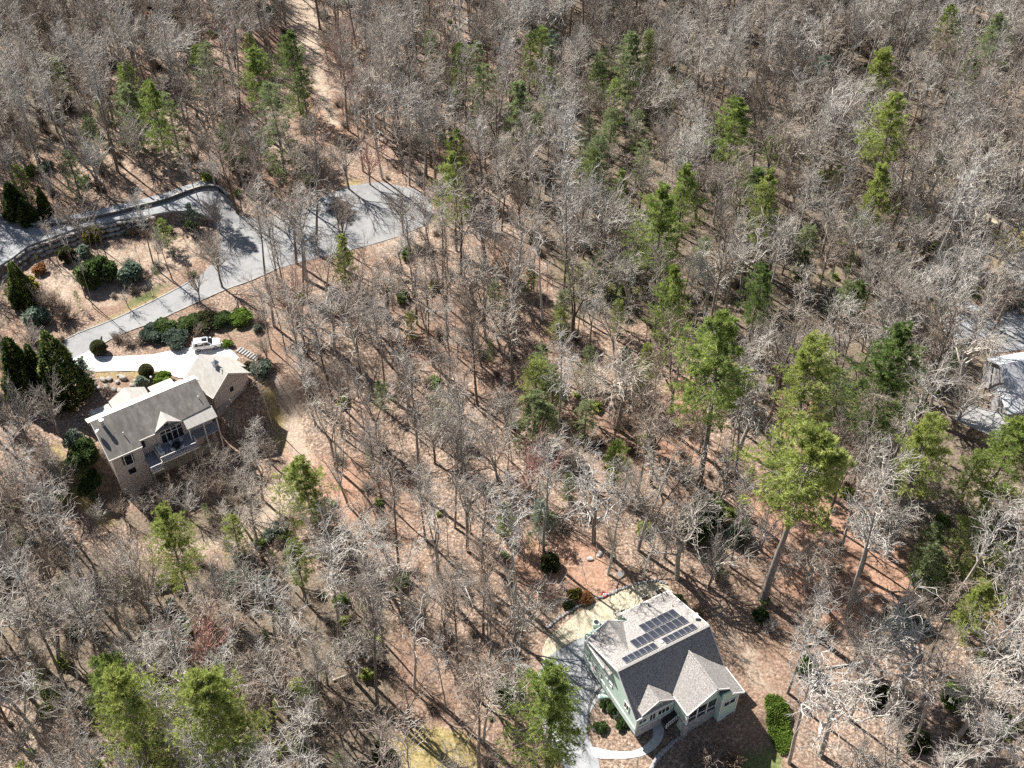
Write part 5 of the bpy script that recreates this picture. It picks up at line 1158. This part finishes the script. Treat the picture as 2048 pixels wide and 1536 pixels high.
B(190, 480, 1.8, 2.6, 'gold', 'golden bush in front of the boulder wall', 1500, .2); B(80, 545, 1.2, 1.6, 'orange', 'small orange bush at the left end of the boulder wall', 900, .22); B(52, 590, 2.6, 3.2, 'gold', 'golden-leaved bush at the left edge beside dark cedar', 1500, .2); B(75, 640, 2.4, 2.6, 'bluegreen', 'dull green bush below the golden one at the left edge')
for i, (px, py, w, h, lf, lb) in enumerate([(306, 672, 2.2, 1.5, 'juniper', 'spreading juniper nearest the pink bushes by the road'), (334, 660, 2.4, 1.8, 'holly', 'dark juniper in the middle of the planted bank'), (350, 684, 2.6, 1.4, 'juniper', 'pale-tipped juniper overhanging the white driveway'), (378, 652, 2.4, 1.8, 'holly', 'dark juniper uphill of the white car'), (410, 648, 2.4, 1.7, 'box', 'olive juniper below the road verge'), (440, 645, 2.2, 1.6, 'holly', 'dark juniper beside the bright green bush')]):
    B(px, py, w, h, lf, lb, 2600, .17, group='spreading junipers on the bank', name='juniper_bush', lumps=.3)
B(478, 644, 2.2, 1.5, 'lime', 'bright green bush at the end of the planted bank', 1900, .2); B(456, 690, 1.0, 1.0, 'lime', 'small yellow-green bush in front of the white car', 1500, .2); B(332, 762, 1.5, 1.5, 'lime', 'round lime bush beside the entry roof of the tan house', 1900, .2)
B(284, 772, 1.2, 2.0, 'bluegreen', 'blue-green bush in the rock garden of the tan house', 1500, .2); B(524, 742, 1.8, 2.0, 'rhodo', 'grey-green bush at the foot of the timber steps'); B(500, 738, 1.2, 1.2, 'box', 'small olive bush beside the garage corner')
B(165, 930, 2.6, 3.6, 'holly', 'dark glossy bush against the left wall of the tan house', 2600, .17); B(178, 975, 2.0, 2.2, 'holly', 'lower dark glossy bush at the corner of the tan house', 2600, .17); B(150, 890, 1.8, 2.6, 'rhodo', 'grey leafy bush behind the dark glossy ones')
B(478, 1178, 2.2, 3.2, 'rhodo', 'silver-grey rhododendron in the lower left wood', 1900, .22); B(520, 1190, 1.8, 2.6, 'rhodo', 'smaller silver-grey rhododendron beside the larger one', 1900, .22); B(45, 1230, 1.6, 2.2, 'rhodo', 'pale grey-green bush at the left edge of the wood'); B(365, 1260, 1.4, 1.8, 'rhodo', 'small pale bush above the twin pines')
B(1015, 1395, 1.8, 2.8, 'holly', 'dark green bush left of the blue-grey driveway', 1500, .2); B(770, 1510, 1.6, 2.0, 'holly', 'dark bush beside the yellow lawn', 1500, .2); B(1098, 1136, 1.6, 2.4, 'box', 'olive bush uphill of the cream gravel'); B(1152, 1192, 1.0, 1.2, 'gold', 'golden bush beside the gravel edging', 1500, .2); B(1170, 1200, 1.0, 1.1, 'orange', 'orange-brown bush beside the golden one', 900, .22); B(1135, 1212, .9, 1.0, 'box', 'small olive bush near the gravel edging')
B(1357, 1205, .9, 1.1, 'holly', 'small dark bush at the back corner of the solar roof', 1500, .2)
for px, py, lb in ((1200, 1455, 'clipped dark bush nearest the drive kerb'), (1228, 1420, 'dark bush beside the house wall, upper one of two'), (1241, 1450, 'clipped bush beside the lower house corner'), (1208, 1408, 'tiny bush at the top of the mulch bed')): B(px, py, .95, .95, 'holly', lb, 1500, .2, group='bushes in the mulch bed')
B(1234, 1432, .6, .6, 'rhodo', 'small pale plant between the dark bushes of the mulch bed')
for i, (px, py, w, h) in enumerate([(262, 20, 2.6, 2.4), (285, 42, 2.2, 2.0), (310, 14, 2.8, 2.4), (345, 30, 2.4, 2.2), (365, 12, 2.4, 2.0), (240, 48, 2.0, 2.0), (180, 78, 2.2, 1.8)]):
    P = ground(px, py); key = ('orange', 900, .22, .2)
    if key not in DOM: DOM[key] = dome(len(DOM) + 300, 'orange', 900, .22)
    name_later(plant('orange_bush', DOM[key], ('stem', 'foliage'), P, h, i, None, 'bush', 'orange-leaved bushes', 1, label='x', sxy=w / h), 'orange-leaved bush', P, 1)
TW = {m: [twig_bush(400 + i, m) for i in range(2)] for m in ('twig_tan', 'twig_red', 'brush', 'twig_grey')}
for i, (px, py, w, h, m, lb) in enumerate([(236, 680, 1.9, 1.9, 'twig_tan', 'pinkish bare bush beside the clipped round bush'), (258, 690, 1.7, 1.6, 'twig_tan', 'pinkish bare bush in the middle of the verge row'), (282, 686, 1.6, 1.5, 'twig_tan', 'pinkish bare bush next to the junipers'),
     (130, 640, 3.4, 4.0, 'twig_tan', 'large bare brown bush below the road island'), (105, 612, 3.0, 3.4, 'twig_tan', 'bare brown bush at the left of the road island'), (1420, 1525, 2.6, 3.0, 'twig_tan', 'reddish brown bare bush in front of the stone porch'), (1385, 1530, 2.0, 2.4, 'twig_tan', 'bare bush beside the dry stone wall'), (1465, 1530, 2.4, 3.0, 'brush', 'bare bush in the shade below the porch bay'),
     (400, 668, 2.0, 2.2, 'twig_tan', 'brown bare bush between junipers and the white car'), (1395, 1228, 1.6, 1.4, 'brush', 'brown bare bush on the slope behind the solar roof'), (1405, 1262, 1.5, 1.3, 'brush', 'dry bush at the side of the solar roof'), (215, 785, 1.8, 1.4, 'twig_tan', 'brown bare bush in the rock garden'), (500, 770, 1.6, 1.2, 'twig_tan', 'brown low bush beside the garage stone wall')]):
    P = ground(px, py); plant('bare_bush', TW[m][i % 2], ('stems', 'twigs'), P, h, i, None, 'bush', 'bare twiggy bushes', 1, label=lb, sxy=w / h)

# ------------------------------------------------------------------ bare trees
PROTO = {'slender': [bare_tree(500 + i, 'slender', bk, tw) for i, (bk, tw) in enumerate([('bark_grey', 'twig_grey'), ('bark_grey', 'twig_tan'), ('bark_pale', 'twig_pale'), ('bark_brown', 'twig_grey'), ('bark_grey', 'twig_pale')])],
         'oak': [bare_tree(520 + i, 'oak', 'bark_pale', 'twig_pale') for i in range(3)] + [bare_tree(525, 'oak', 'bark_grey', 'twig_grey')],
         'vase': [bare_tree(540 + i, 'vase', 'bark_grey', tw) for i, tw in enumerate(('twig_tan', 'twig_grey', 'twig_pale'))],
         'fork': [bare_tree(550 + i, 'fork', bk, tw) for i, (bk, tw) in enumerate([('bark_grey', 'twig_grey'), ('bark_brown', 'twig_tan'), ('bark_pale', 'twig_pale')])],
         'snag': [bare_tree(560 + i, 'snag', 'bark_dead', 'bark_dead') for i in range(2)],
         'maple': [bare_tree(570, 'vase', 'bark_grey', 'twig_red')],
         'pole': [bare_tree(590 + i, 'pole', bk, tw) for i, (bk, tw) in enumerate([('bark_grey', 'twig_grey'), ('bark_brown', 'twig_tan'), ('bark_pale', 'twig_pale')])],
         'sapling': [bare_tree(580 + i, 'sapling', 'bark_brown', tw) for i, tw in enumerate(('twig_tan', 'twig_grey', 'twig_tan', 'twig_pale'))]}
NOUN = {'fork': 'fork-trunked bare tree', 'slender': 'slender grey bare tree', 'oak': 'spreading pale-limbed bare tree', 'vase': 'brushy tan bare tree', 'snag': 'white dead tree', 'maple': 'red-twigged bare tree'}
CLEAR = [flats(p) for p in (
    [(-80, 425), (440, 375), (465, 560), (540, 690), (610, 740), (632, 900), (600, 985), (560, 1090), (420, 1110), (170, 1110), (125, 1000), (115, 880), (60, 865), (-80, 855)],
    [(1035, 1190), (1210, 1165), (1340, 1140), (1500, 1215), (1590, 1390), (1600, 1560), (1640, 1900), (1000, 1900), (1040, 1420)],
    ROAD, [(540, -80), (632, -80), (665, 190), (700, 340), (640, 330), (600, 200)], [(760, 1415), (955, 1405), (975, 1640), (740, 1640)],
    [(1985, 440), (2120, 430), (2120, 600), (1990, 590)], [(1990, 640), (2200, 600), (2200, 900), (2000, 840), (1930, 870), (1890, 820), (1960, 790)], [(1190, 1150), (1420, 1150), (1430, 1200), (1190, 1200)], [(860, 380), (900, 420), (880, 470), (740, 500), (860, 440)])]
UCLEAR = [flats(p) for p in ([(95, 690), (470, 660), (545, 760), (520, 830), (470, 890), (330, 965), (245, 995), (140, 850)], ROAD, UPPER, DRIVE, ZONES['pale'][0])] + CLEAR[1:2] + CLEAR[3:]
def spacing(px, py):
    """Mean clear distance between trunks and the mix of kinds, by where in the wood."""
    if px > 1150 and py < 650: return 4.0, (('oak', .24), ('vase', .40), ('slender', .20), ('fork', .14), ('snag', .02))
    if py < 400 and px < 1150: return 4.1, (('slender', .38), ('fork', .20), ('vase', .24), ('oak', .14), ('maple', .02), ('snag', .02))
    if px < 720 and py > 1000: return 4.5, (('oak', .20), ('vase', .40), ('slender', .20), ('fork', .17), ('maple', .01), ('snag', .02))
    if px > 1480 and py > 980: return 6.2, (('slender', .34), ('fork', .18), ('oak', .34), ('vase', .08), ('snag', .06))
    if px > 1480: return 4.9, (('oak', .40), ('slender', .20), ('fork', .16), ('vase', .22), ('snag', .02))
    return 5.0, (('slender', .48), ('fork', .23), ('oak', .14), ('vase', .11), ('maple', .01), ('snag', .03))
TREES = []        # x, y, z, kind, proto, scale
def hand(px, py, h, kind, k=None, lean=0):
    P = ground(px, py); pr = PROTO[kind]; k = R.integers(len(pr)) if k is None else k
    TREES.append((P[0], P[1], P[2], kind, int(k), h / pr[k][2], True)); TAKEN.append((P[0], P[1], 3.0))
for q in [(1693, 1228, 31, 'slender', 2), (1888, 1235, 27, 'slender', 2), (1773, 1420, 27, 'oak', 0), (1578, 1525, 29, 'slender', 2), (1575, 1386, 22, 'slender', 4), (1640, 1510, 24, 'oak', 1), (1585, 1290, 14, 'slender', 4), (1900, 1500, 22, 'oak', 2), (1960, 1400, 24, 'oak', 1),
          (2010, 1300, 24, 'oak', 0), (1820, 1500, 23, 'slender', 2), (1990, 1230, 22, 'slender', 4), (1700, 1440, 20, 'slender', 4), (445, 575, 14, 'vase', 1), (400, 605, 10, 'vase', 0), (310, 535, 17, 'slender', 0), (168, 500, 14, 'oak', 0), (118, 530, 10, 'slender', 3), (405, 425, 13, 'slender', 0), (345, 560, 12, 'slender', 3),
          (526, 1000, 13, 'oak', 0), (455, 960, 10, 'oak', 1), (420, 1010, 8, 'vase', 0), (380, 1040, 8, 'vase', 2), (340, 1060, 8, 'vase', 0), (500, 1075, 11, 'oak', 2), (470, 870, 8.5, 'oak', 0), (300, 1030, 6, 'vase', 1), (120, 870, 14, 'vase', 2), (60, 900, 14, 'vase', 2), (110, 960, 12, 'oak', 3), (525, 1120, 20, 'slender', 0),
          (250, 1040, 6, 'vase', 0), (275, 1010, 5, 'vase', 2), (315, 1000, 5, 'vase', 0), (400, 985, 6, 'vase', 2), (440, 1000, 6.5, 'vase', 0), (480, 990, 7, 'vase', 1), (495, 930, 8, 'oak', 3), (520, 900, 8, 'oak', 0), (545, 930, 8, 'oak', 1), (430, 905, 6, 'oak', 0), (360, 1000, 5, 'vase', 0), (140, 985, 7, 'vase', 0), (205, 1050, 6, 'vase', 2), (975, 535, 20, 'oak', 3), (1085, 640, 19, 'snag', 0), (740, 800, 20, 'snag', 1), (770, 790, 22, 'slender', 0), (955, 810, 24, 'slender', 1), (1115, 905, 25, 'slender', 4), (1235, 860, 23, 'oak', 1), (430, 1290, 17, 'oak', 1), (330, 1330, 12, 'vase', 2), (240, 1260, 17, 'oak', 0), (120, 1330, 19, 'oak', 2), (655, 1370, 12, 'vase', 2),
          (1030, 1205, 27, 'slender', 2), (1088, 1110, 26, 'slender', 0), (720, 1150, 18, 'oak', 1), (1520, 1100, 12, 'vase', 2), (1480, 900, 20, 'oak', 0), (1470, 950, 24, 'slender', 2), (1390, 860, 10, 'slender', 3), (1900, 520, 22, 'vase', 2), (1910, 790, 22, 'oak', 0)]:
    hand(*q)
VIEWS = [(165, 770, 400, 990, .97), (380, 690, 510, 800, .9), (1165, 1180, 1490, 1480, .97), (545, -10, 640, 40, .97), (550, 40, 640, 80, .97), (570, 80, 650, 120, .97), (720, 372, 868, 470, .93), (600, 130, 680, 190, .85), (620, 190, 700, 260, .85), (460, 455, 720, 530, .45), (775, 1415, 950, 1536, .3), (1985, 465, 2048, 575, .6), (1990, 690, 2048, 760, .93), (1990, 760, 2048, 830, .93), (1915, 805, 2025, 875, .93), (520, 760, 600, 860, .8), (530, 860, 610, 960, .9), (440, 990, 560, 1040, .85), (300, 1035, 440, 1070, .7), (110, 890, 200, 1010, .6), (1240, 1160, 1340, 1200, .9), (1090, 1200, 1180, 1270, .8)]
for px, py, h, kd, leaf, wf in CON:
    dep = FPX / math.hypot(*under(px, py, h)[:2], CAM_H); hw_ = .55 * (h / 30 * 5.3 if kd[0] == 'p' else h * .2) * wf * dep
    VIEWS.append((px - hw_, py, px + hw_, py + .38 * h * dep * .7, .85 if h >= 15 else .6))
def hides(x, y, z, h, w):
    (a, c), (b, e) = [project(np.array([x, y, z + q * h])) for q in (1.0, .45)]
    s_ = FPX / math.hypot(x, y, CAM_H) * w
    for x0, y0, x1, y1, pr in VIEWS:
        by = project(np.array([x, y, z]))[1]
        if by > y1 and min(a, b) - s_ < x1 and max(a, b) + s_ > x0 and c < y1 and e > y0 and R.random() < pr: return True
    return False
# random remainder, thrown until no room is left
cell = {}
def near(x, y, d):
    i, j = int(x // 8), int(y // 8)
    for a in (i - 1, i, i + 1):
        for b in (j - 1, j, j + 1):
            for qx, qy, qd in cell.get((a, b), ()):
                if (qx - x) ** 2 + (qy - y) ** 2 < max(d, qd) ** 2: return True
    return False
def keepc(x, y, d): cell.setdefault((int(x // 8), int(y // 8)), []).append((x, y, d))
for x, y, d in TAKEN: keepc(x, y, d)
NT = 30000
cx, cy = R.uniform(-185, 185, NT), R.uniform(46, 345, NT)
cz = ht(cx, cy); cpx, cpy = project(np.stack([cx, cy, cz], -1))
ok = (cpx > -420) & (cpx < 2260) & (cpy > -230) & (cpy < 1800)
for poly in CLEAR: ok &= poly_sd(poly, cx, cy) < 1.2
for i in np.nonzero(ok)[0]:
    px, py = cpx[i], cpy[i]; d, mix = spacing(px, py)
    if near(cx[i], cy[i], d * R.uniform(.72, 1.2)): continue
    u = R.random(); kind = mix[-1][0]
    for kd, w in mix:
        if u < w: kind = kd; break
        u -= w
    pr = PROTO[kind]
    if hides(cx[i], cy[i], cz[i], pr[0][2] * .9, {'slender': 1.6, 'oak': 4, 'vase': 2.6}.get(kind, 2)): continue
    TREES.append((cx[i], cy[i], cz[i], kind, int(R.integers(len(pr))), float(np.clip(R.normal(.88, .17), .5, 1.2)), False)); keepc(cx[i], cy[i], 1.5)
def seen(t):
    hh = PROTO[t[3]][t[4]][2] * t[5]; a, b = project(np.array([t[0], t[1], t[2] + .75 * hh])); c, e = project(np.array([t[0], t[1], t[2]]))
    return -20 < a < 2068 and b < 1540 and e > 0 and (-10 < c < 2058)
vis = [t for t in TREES if seen(t)]
size = lambda t: PROTO[t[3]][t[4]][2] * t[5] / math.hypot(t[0], t[1], CAM_H)
vis.sort(key=lambda t: (not t[6], -size(t) ))
single = vis[:300]; ids = {id(t) for t in single}; rest = [t for t in TREES if id(t) not in ids]
for t in single:
    tr_, cr_, h0 = PROTO[t[3]][t[4]]
    o = plant('bare_tree', (tr_, cr_), ('trunk', 'crown'), (t[0], t[1], t[2]), t[5], R.uniform(0, 6.28), NOUN[t[3]], 'tree', 'bare winter trees', h0)
    o.rotation_euler = (R.normal(0, .035), R.normal(0, .035), o.rotation_euler.z)

# ------------------------------------------------------------------ uncountable growth, one object each
def scatter(name, label, pts, rots, scales, idxs, protos):
    """pts (n,3); protos: list of tuples of meshes that share an index."""
    me = bpy.data.meshes.new(name); n = len(pts); me.vertices.add(n); me.vertices.foreach_set('co', np.asarray(pts, np.float32).ravel())
    for nm, ty, arr in (('rot', 'FLOAT_VECTOR', rots), ('scl', 'FLOAT', scales), ('idx', 'INT', idxs)):
        a = me.attributes.new(nm, ty, 'POINT'); a.data.foreach_set('vector' if ty == 'FLOAT_VECTOR' else 'value', np.asarray(arr, np.int32 if ty == 'INT' else np.float32).ravel())
    o = link(bpy.data.objects.new(name, me)); tag(o, label, None, None, 'stuff')
    ng = bpy.data.node_groups.new(name, 'GeometryNodeTree'); ng.interface.new_socket('Geometry', in_out='INPUT', socket_type='NodeSocketGeometry'); ng.interface.new_socket('Geometry', in_out='OUTPUT', socket_type='NodeSocketGeometry')
    gi, go, jn = ng.nodes.new('NodeGroupInput'), ng.nodes.new('NodeGroupOutput'), ng.nodes.new('GeometryNodeJoinGeometry')
    def attr(nm, ty):
        q = ng.nodes.new('GeometryNodeInputNamedAttribute'); q.data_type = ty; q.inputs['Name'].default_value = nm
        return [s for s in q.outputs if s.enabled and s.name == 'Attribute'][0]
    ra, sa_, ia = attr('rot', 'FLOAT_VECTOR'), attr('scl', 'FLOAT'), attr('idx', 'INT')
    e2r = ng.nodes.new('FunctionNodeEulerToRotation'); ng.links.new(ra, e2r.inputs[0])
    for j in range(len(protos[0])):
        cl = bpy.data.collections.new(f'{name}_kinds_{j}')
        for i, p in enumerate(protos): cl.objects.link(bpy.data.objects.new(f'{name}_kind_{j}_{i:02d}', p[j]))
        ci = ng.nodes.new('GeometryNodeCollectionInfo'); ci.inputs['Collection'].default_value = cl; ci.inputs['Separate Children'].default_value = True; ci.inputs['Reset Children'].default_value = True
        ip = ng.nodes.new('GeometryNodeInstanceOnPoints'); ip.inputs['Pick Instance'].default_value = True
        ng.links.new(gi.outputs[0], ip.inputs['Points']); ng.links.new(ci.outputs[0], ip.inputs['Instance']); ng.links.new(ia, ip.inputs['Instance Index'])
        ng.links.new(e2r.outputs[0], ip.inputs['Rotation']); ng.links.new(sa_, ip.inputs['Scale']); ng.links.new(ip.outputs[0], jn.inputs[0])
    ng.links.new(jn.outputs[0], go.inputs[0])
    o.modifiers.new('scatter', 'NODES').node_group = ng
    return o
flatp = [(k, i) for k in ('slender', 'oak', 'fork', 'vase', 'snag', 'maple') for i in range(len(PROTO[k]))]; fidx = {q: i for i, q in enumerate(flatp)}
n = len(rest)
scatter('bare_forest', 'mass of bare grey and tan trees filling the far wood', [t[:3] for t in rest], np.stack([R.normal(0, .035, n), R.normal(0, .035, n), R.uniform(0, 6.28, n)], -1), [t[5] for t in rest], [fidx[(t[3], t[4])] for t in rest], [PROTO[k][i][:2] for k, i in flatp])
# saplings and brush
def field(nn, grid_pad, keep_fn):
    x, y = R.uniform(-160, 160, nn), R.uniform(55, 320, nn); z = ht(x, y); a, b = project(np.stack([x, y, z], -1))
    k = (a > -150) & (a < 2200) & (b > -120) & (b < 1620)
    for poly in UCLEAR: k &= poly_sd(poly, x, y) < grid_pad
    k &= R.random(nn) < keep_fn(a, b)
    return np.stack([x, y, z], -1)[k]
def dens(a, b):
    d = np.full(a.shape, .36); d[(a > 1150) & (b < 650)] = .9; d[(b < 400) & (a < 1150)] = .8; d[(a < 780) & (b > 1000)] = 1.3; d[(a < 440) & (b > 450) & (b < 640)] = .5; d[(a < 560) & (b > 850) & (b < 1120)] = 1.2; d[(a > 1480) & (b > 640) & (b < 980)] = .8; d[(a > 1480) & (b > 980)] = .45
    clump = np.sin(a * .013 + 1) * np.sin(b * .017 + 2) + .6 * np.sin(a * .031 + b * .023)
    return d * smooth(-1.2, .8, clump)
pts = field(5600, .2, dens); n = len(pts)
scatter('undergrowth', 'thin saplings and young understorey trees below the bare trees', pts, np.stack([R.normal(0, .06, n), R.normal(0, .06, n), R.uniform(0, 6.28, n)], -1), np.where((ix := R.choice([0, 1, 2, 3, 4, 5, 6], n)) < 4, R.uniform(.35, 1.0, n), R.uniform(.28, .55, n)), ix, [p[:2] for p in PROTO['sapling'] + PROTO['vase']])
pp = field(2600, -.6, lambda a, b: np.where((a < 720) & (b > 1000), .25, np.where((a > 1480) & (b > 980), .3, .55)) * smooth(-1.4, .6, np.sin(a * .011 + 2) * np.sin(b * .019) + .5 * np.sin(a * .037 - b * .021)))
pp = np.array([q for q in pp if not hides(q[0], q[1], q[2], 13, .6)]); n = len(pp)
scatter('young_poles', 'crowd of thin straight young stems between the larger bare trees', pp, np.stack([R.normal(0, .04, n), R.normal(0, .04, n), R.uniform(0, 6.28, n)], -1), R.uniform(.55, 1.2, n), R.integers(0, 3, n), [p[:2] for p in PROTO['pole']])
pts = field(6000, .3, dens); n = len(pts)
protos = [TW[m][i] for m in ('twig_tan', 'brush', 'twig_grey', 'brush') for i in (0, 1)]
scatter('brushwood', 'low brown brush and dead stems covering the woodland floor', pts, np.stack([R.normal(0, .15, n), R.normal(0, .15, n), R.uniform(0, 6.28, n)], -1), R.uniform(.5, 2.2, n), R.integers(0, len(protos), n), protos)
lv = [dome(700 + i, lf, 260, .3, 4, .3) for i, lf in enumerate(('hemlock', 'pine_dark', 'pine_yellow', 'rhodo'))]
pts = field(3600, -.5, lambda a, b: dens(a, b) * np.where((a < 760) & (b > 960), 1.0, np.where(a > 1050, .85, .5))); n = len(pts)
scatter('evergreen_undergrowth', 'scattered low evergreen seedlings and laurel among the leaves', pts, np.stack([np.zeros(n), np.zeros(n), R.uniform(0, 6.28, n)], -1), np.where((ix := R.choice([0, 1, 2, 2, 3, 4, 5, 6], n)) < 4, R.uniform(.4, 1.7, n), R.uniform(.14, .38, n)), ix, [(p[1],) for p in lv] + [(p[1],) for p in HEML])
# bright ground cover beside the green house
gp_ = flats(smooth_line([(1530, 1400), (1548, 1393), (1572, 1408), (1583, 1440), (1584, 1475), (1572, 1500), (1556, 1490), (1540, 1455)], 3, True))
x, y = R.uniform(gp_[:, 0].min(), gp_[:, 0].max(), 4000), R.uniform(gp_[:, 1].min(), gp_[:, 1].max(), 4000); k = poly_sd(gp_, x, y) > R.uniform(-.15, .25, 4000); x, y = x[k], y[k]
C = np.stack([x, y, ht(x, y) + R.uniform(.1, .3, len(x))], -1); V, Fq, t = blades(R, C, np.tile([0, 0, 1.], (len(x), 1)), R.uniform(.25, .42, len(x)), 5, .3, .8)
tag(link(bpy.data.objects.new('ground_cover', fast_mesh('ground_cover', V, Fq, M['lime'], t))), 'bright lime green ground cover patch beside the green house', None, None, 'stuff')
# fallen logs
for i, (px, py, L_, a, lb) in enumerate([(1640, 1285, 6, .3, 'fallen grey log on the brown slope right of the solar roof'), (1440, 985, 8, .35, 'long pale fallen branch above the dark holly'), (1330, 940, 6, -.4, 'fallen trunk on the leafy slope below the small bright pine'), (1700, 1330, 7, .15, 'pale log lying between leaning trunks'), (960, 985, 6, .7, 'fallen log in the middle of the striped leaf floor'), (720, 1120, 5, -.6, 'short broken log below the pale yard ring'),
                                           (1290, 1000, 5, .9, 'mossy log uphill of the green house'), (900, 860, 6, -.2, 'thin fallen trunk between the houses'), (700, 1350, 5, .4, 'bleached fallen branch near the yellow lawn'), (1840, 1300, 6, -.5, 'fallen limb under the right-hand trees'), (950, 60, 12, -1.0, 'bleached fallen trunk in the far wood beyond the circle')]):
    P = ground(px, py); r = np.random.default_rng(800 + i); A, Rr = grow(r, np.array([[-L_ / 2, 0, .16]]), np.array([[1., 0, 0]]), [L_], [.17], [.09], 6, .03, 0)
    s, d, pr, tt = sprout(r, A, Rr, 4, .4, 1, 50, 10); d[:, 2] = np.abs(d[:, 2]); P1, R1 = grow(r, s, d, r.uniform(.6, 1.6, len(s)), np.full(len(s), .05), np.full(len(s), .02), 3, .1, .05)
    t = thing('fallen_log', lb, 'log', tuple(P), a); link(bpy.data.objects.new('log_trunk', fast_mesh('log_trunk', *tubes(A, Rr, 8), M['bark_dead'])), t); link(bpy.data.objects.new('broken_limb', fast_mesh('broken_limb', *tubes(P1, R1, 4), M['bark_dead'])), t)
flush_labels()
print('trees', len(TREES), 'single', len(single), 'conifers', len(CON))
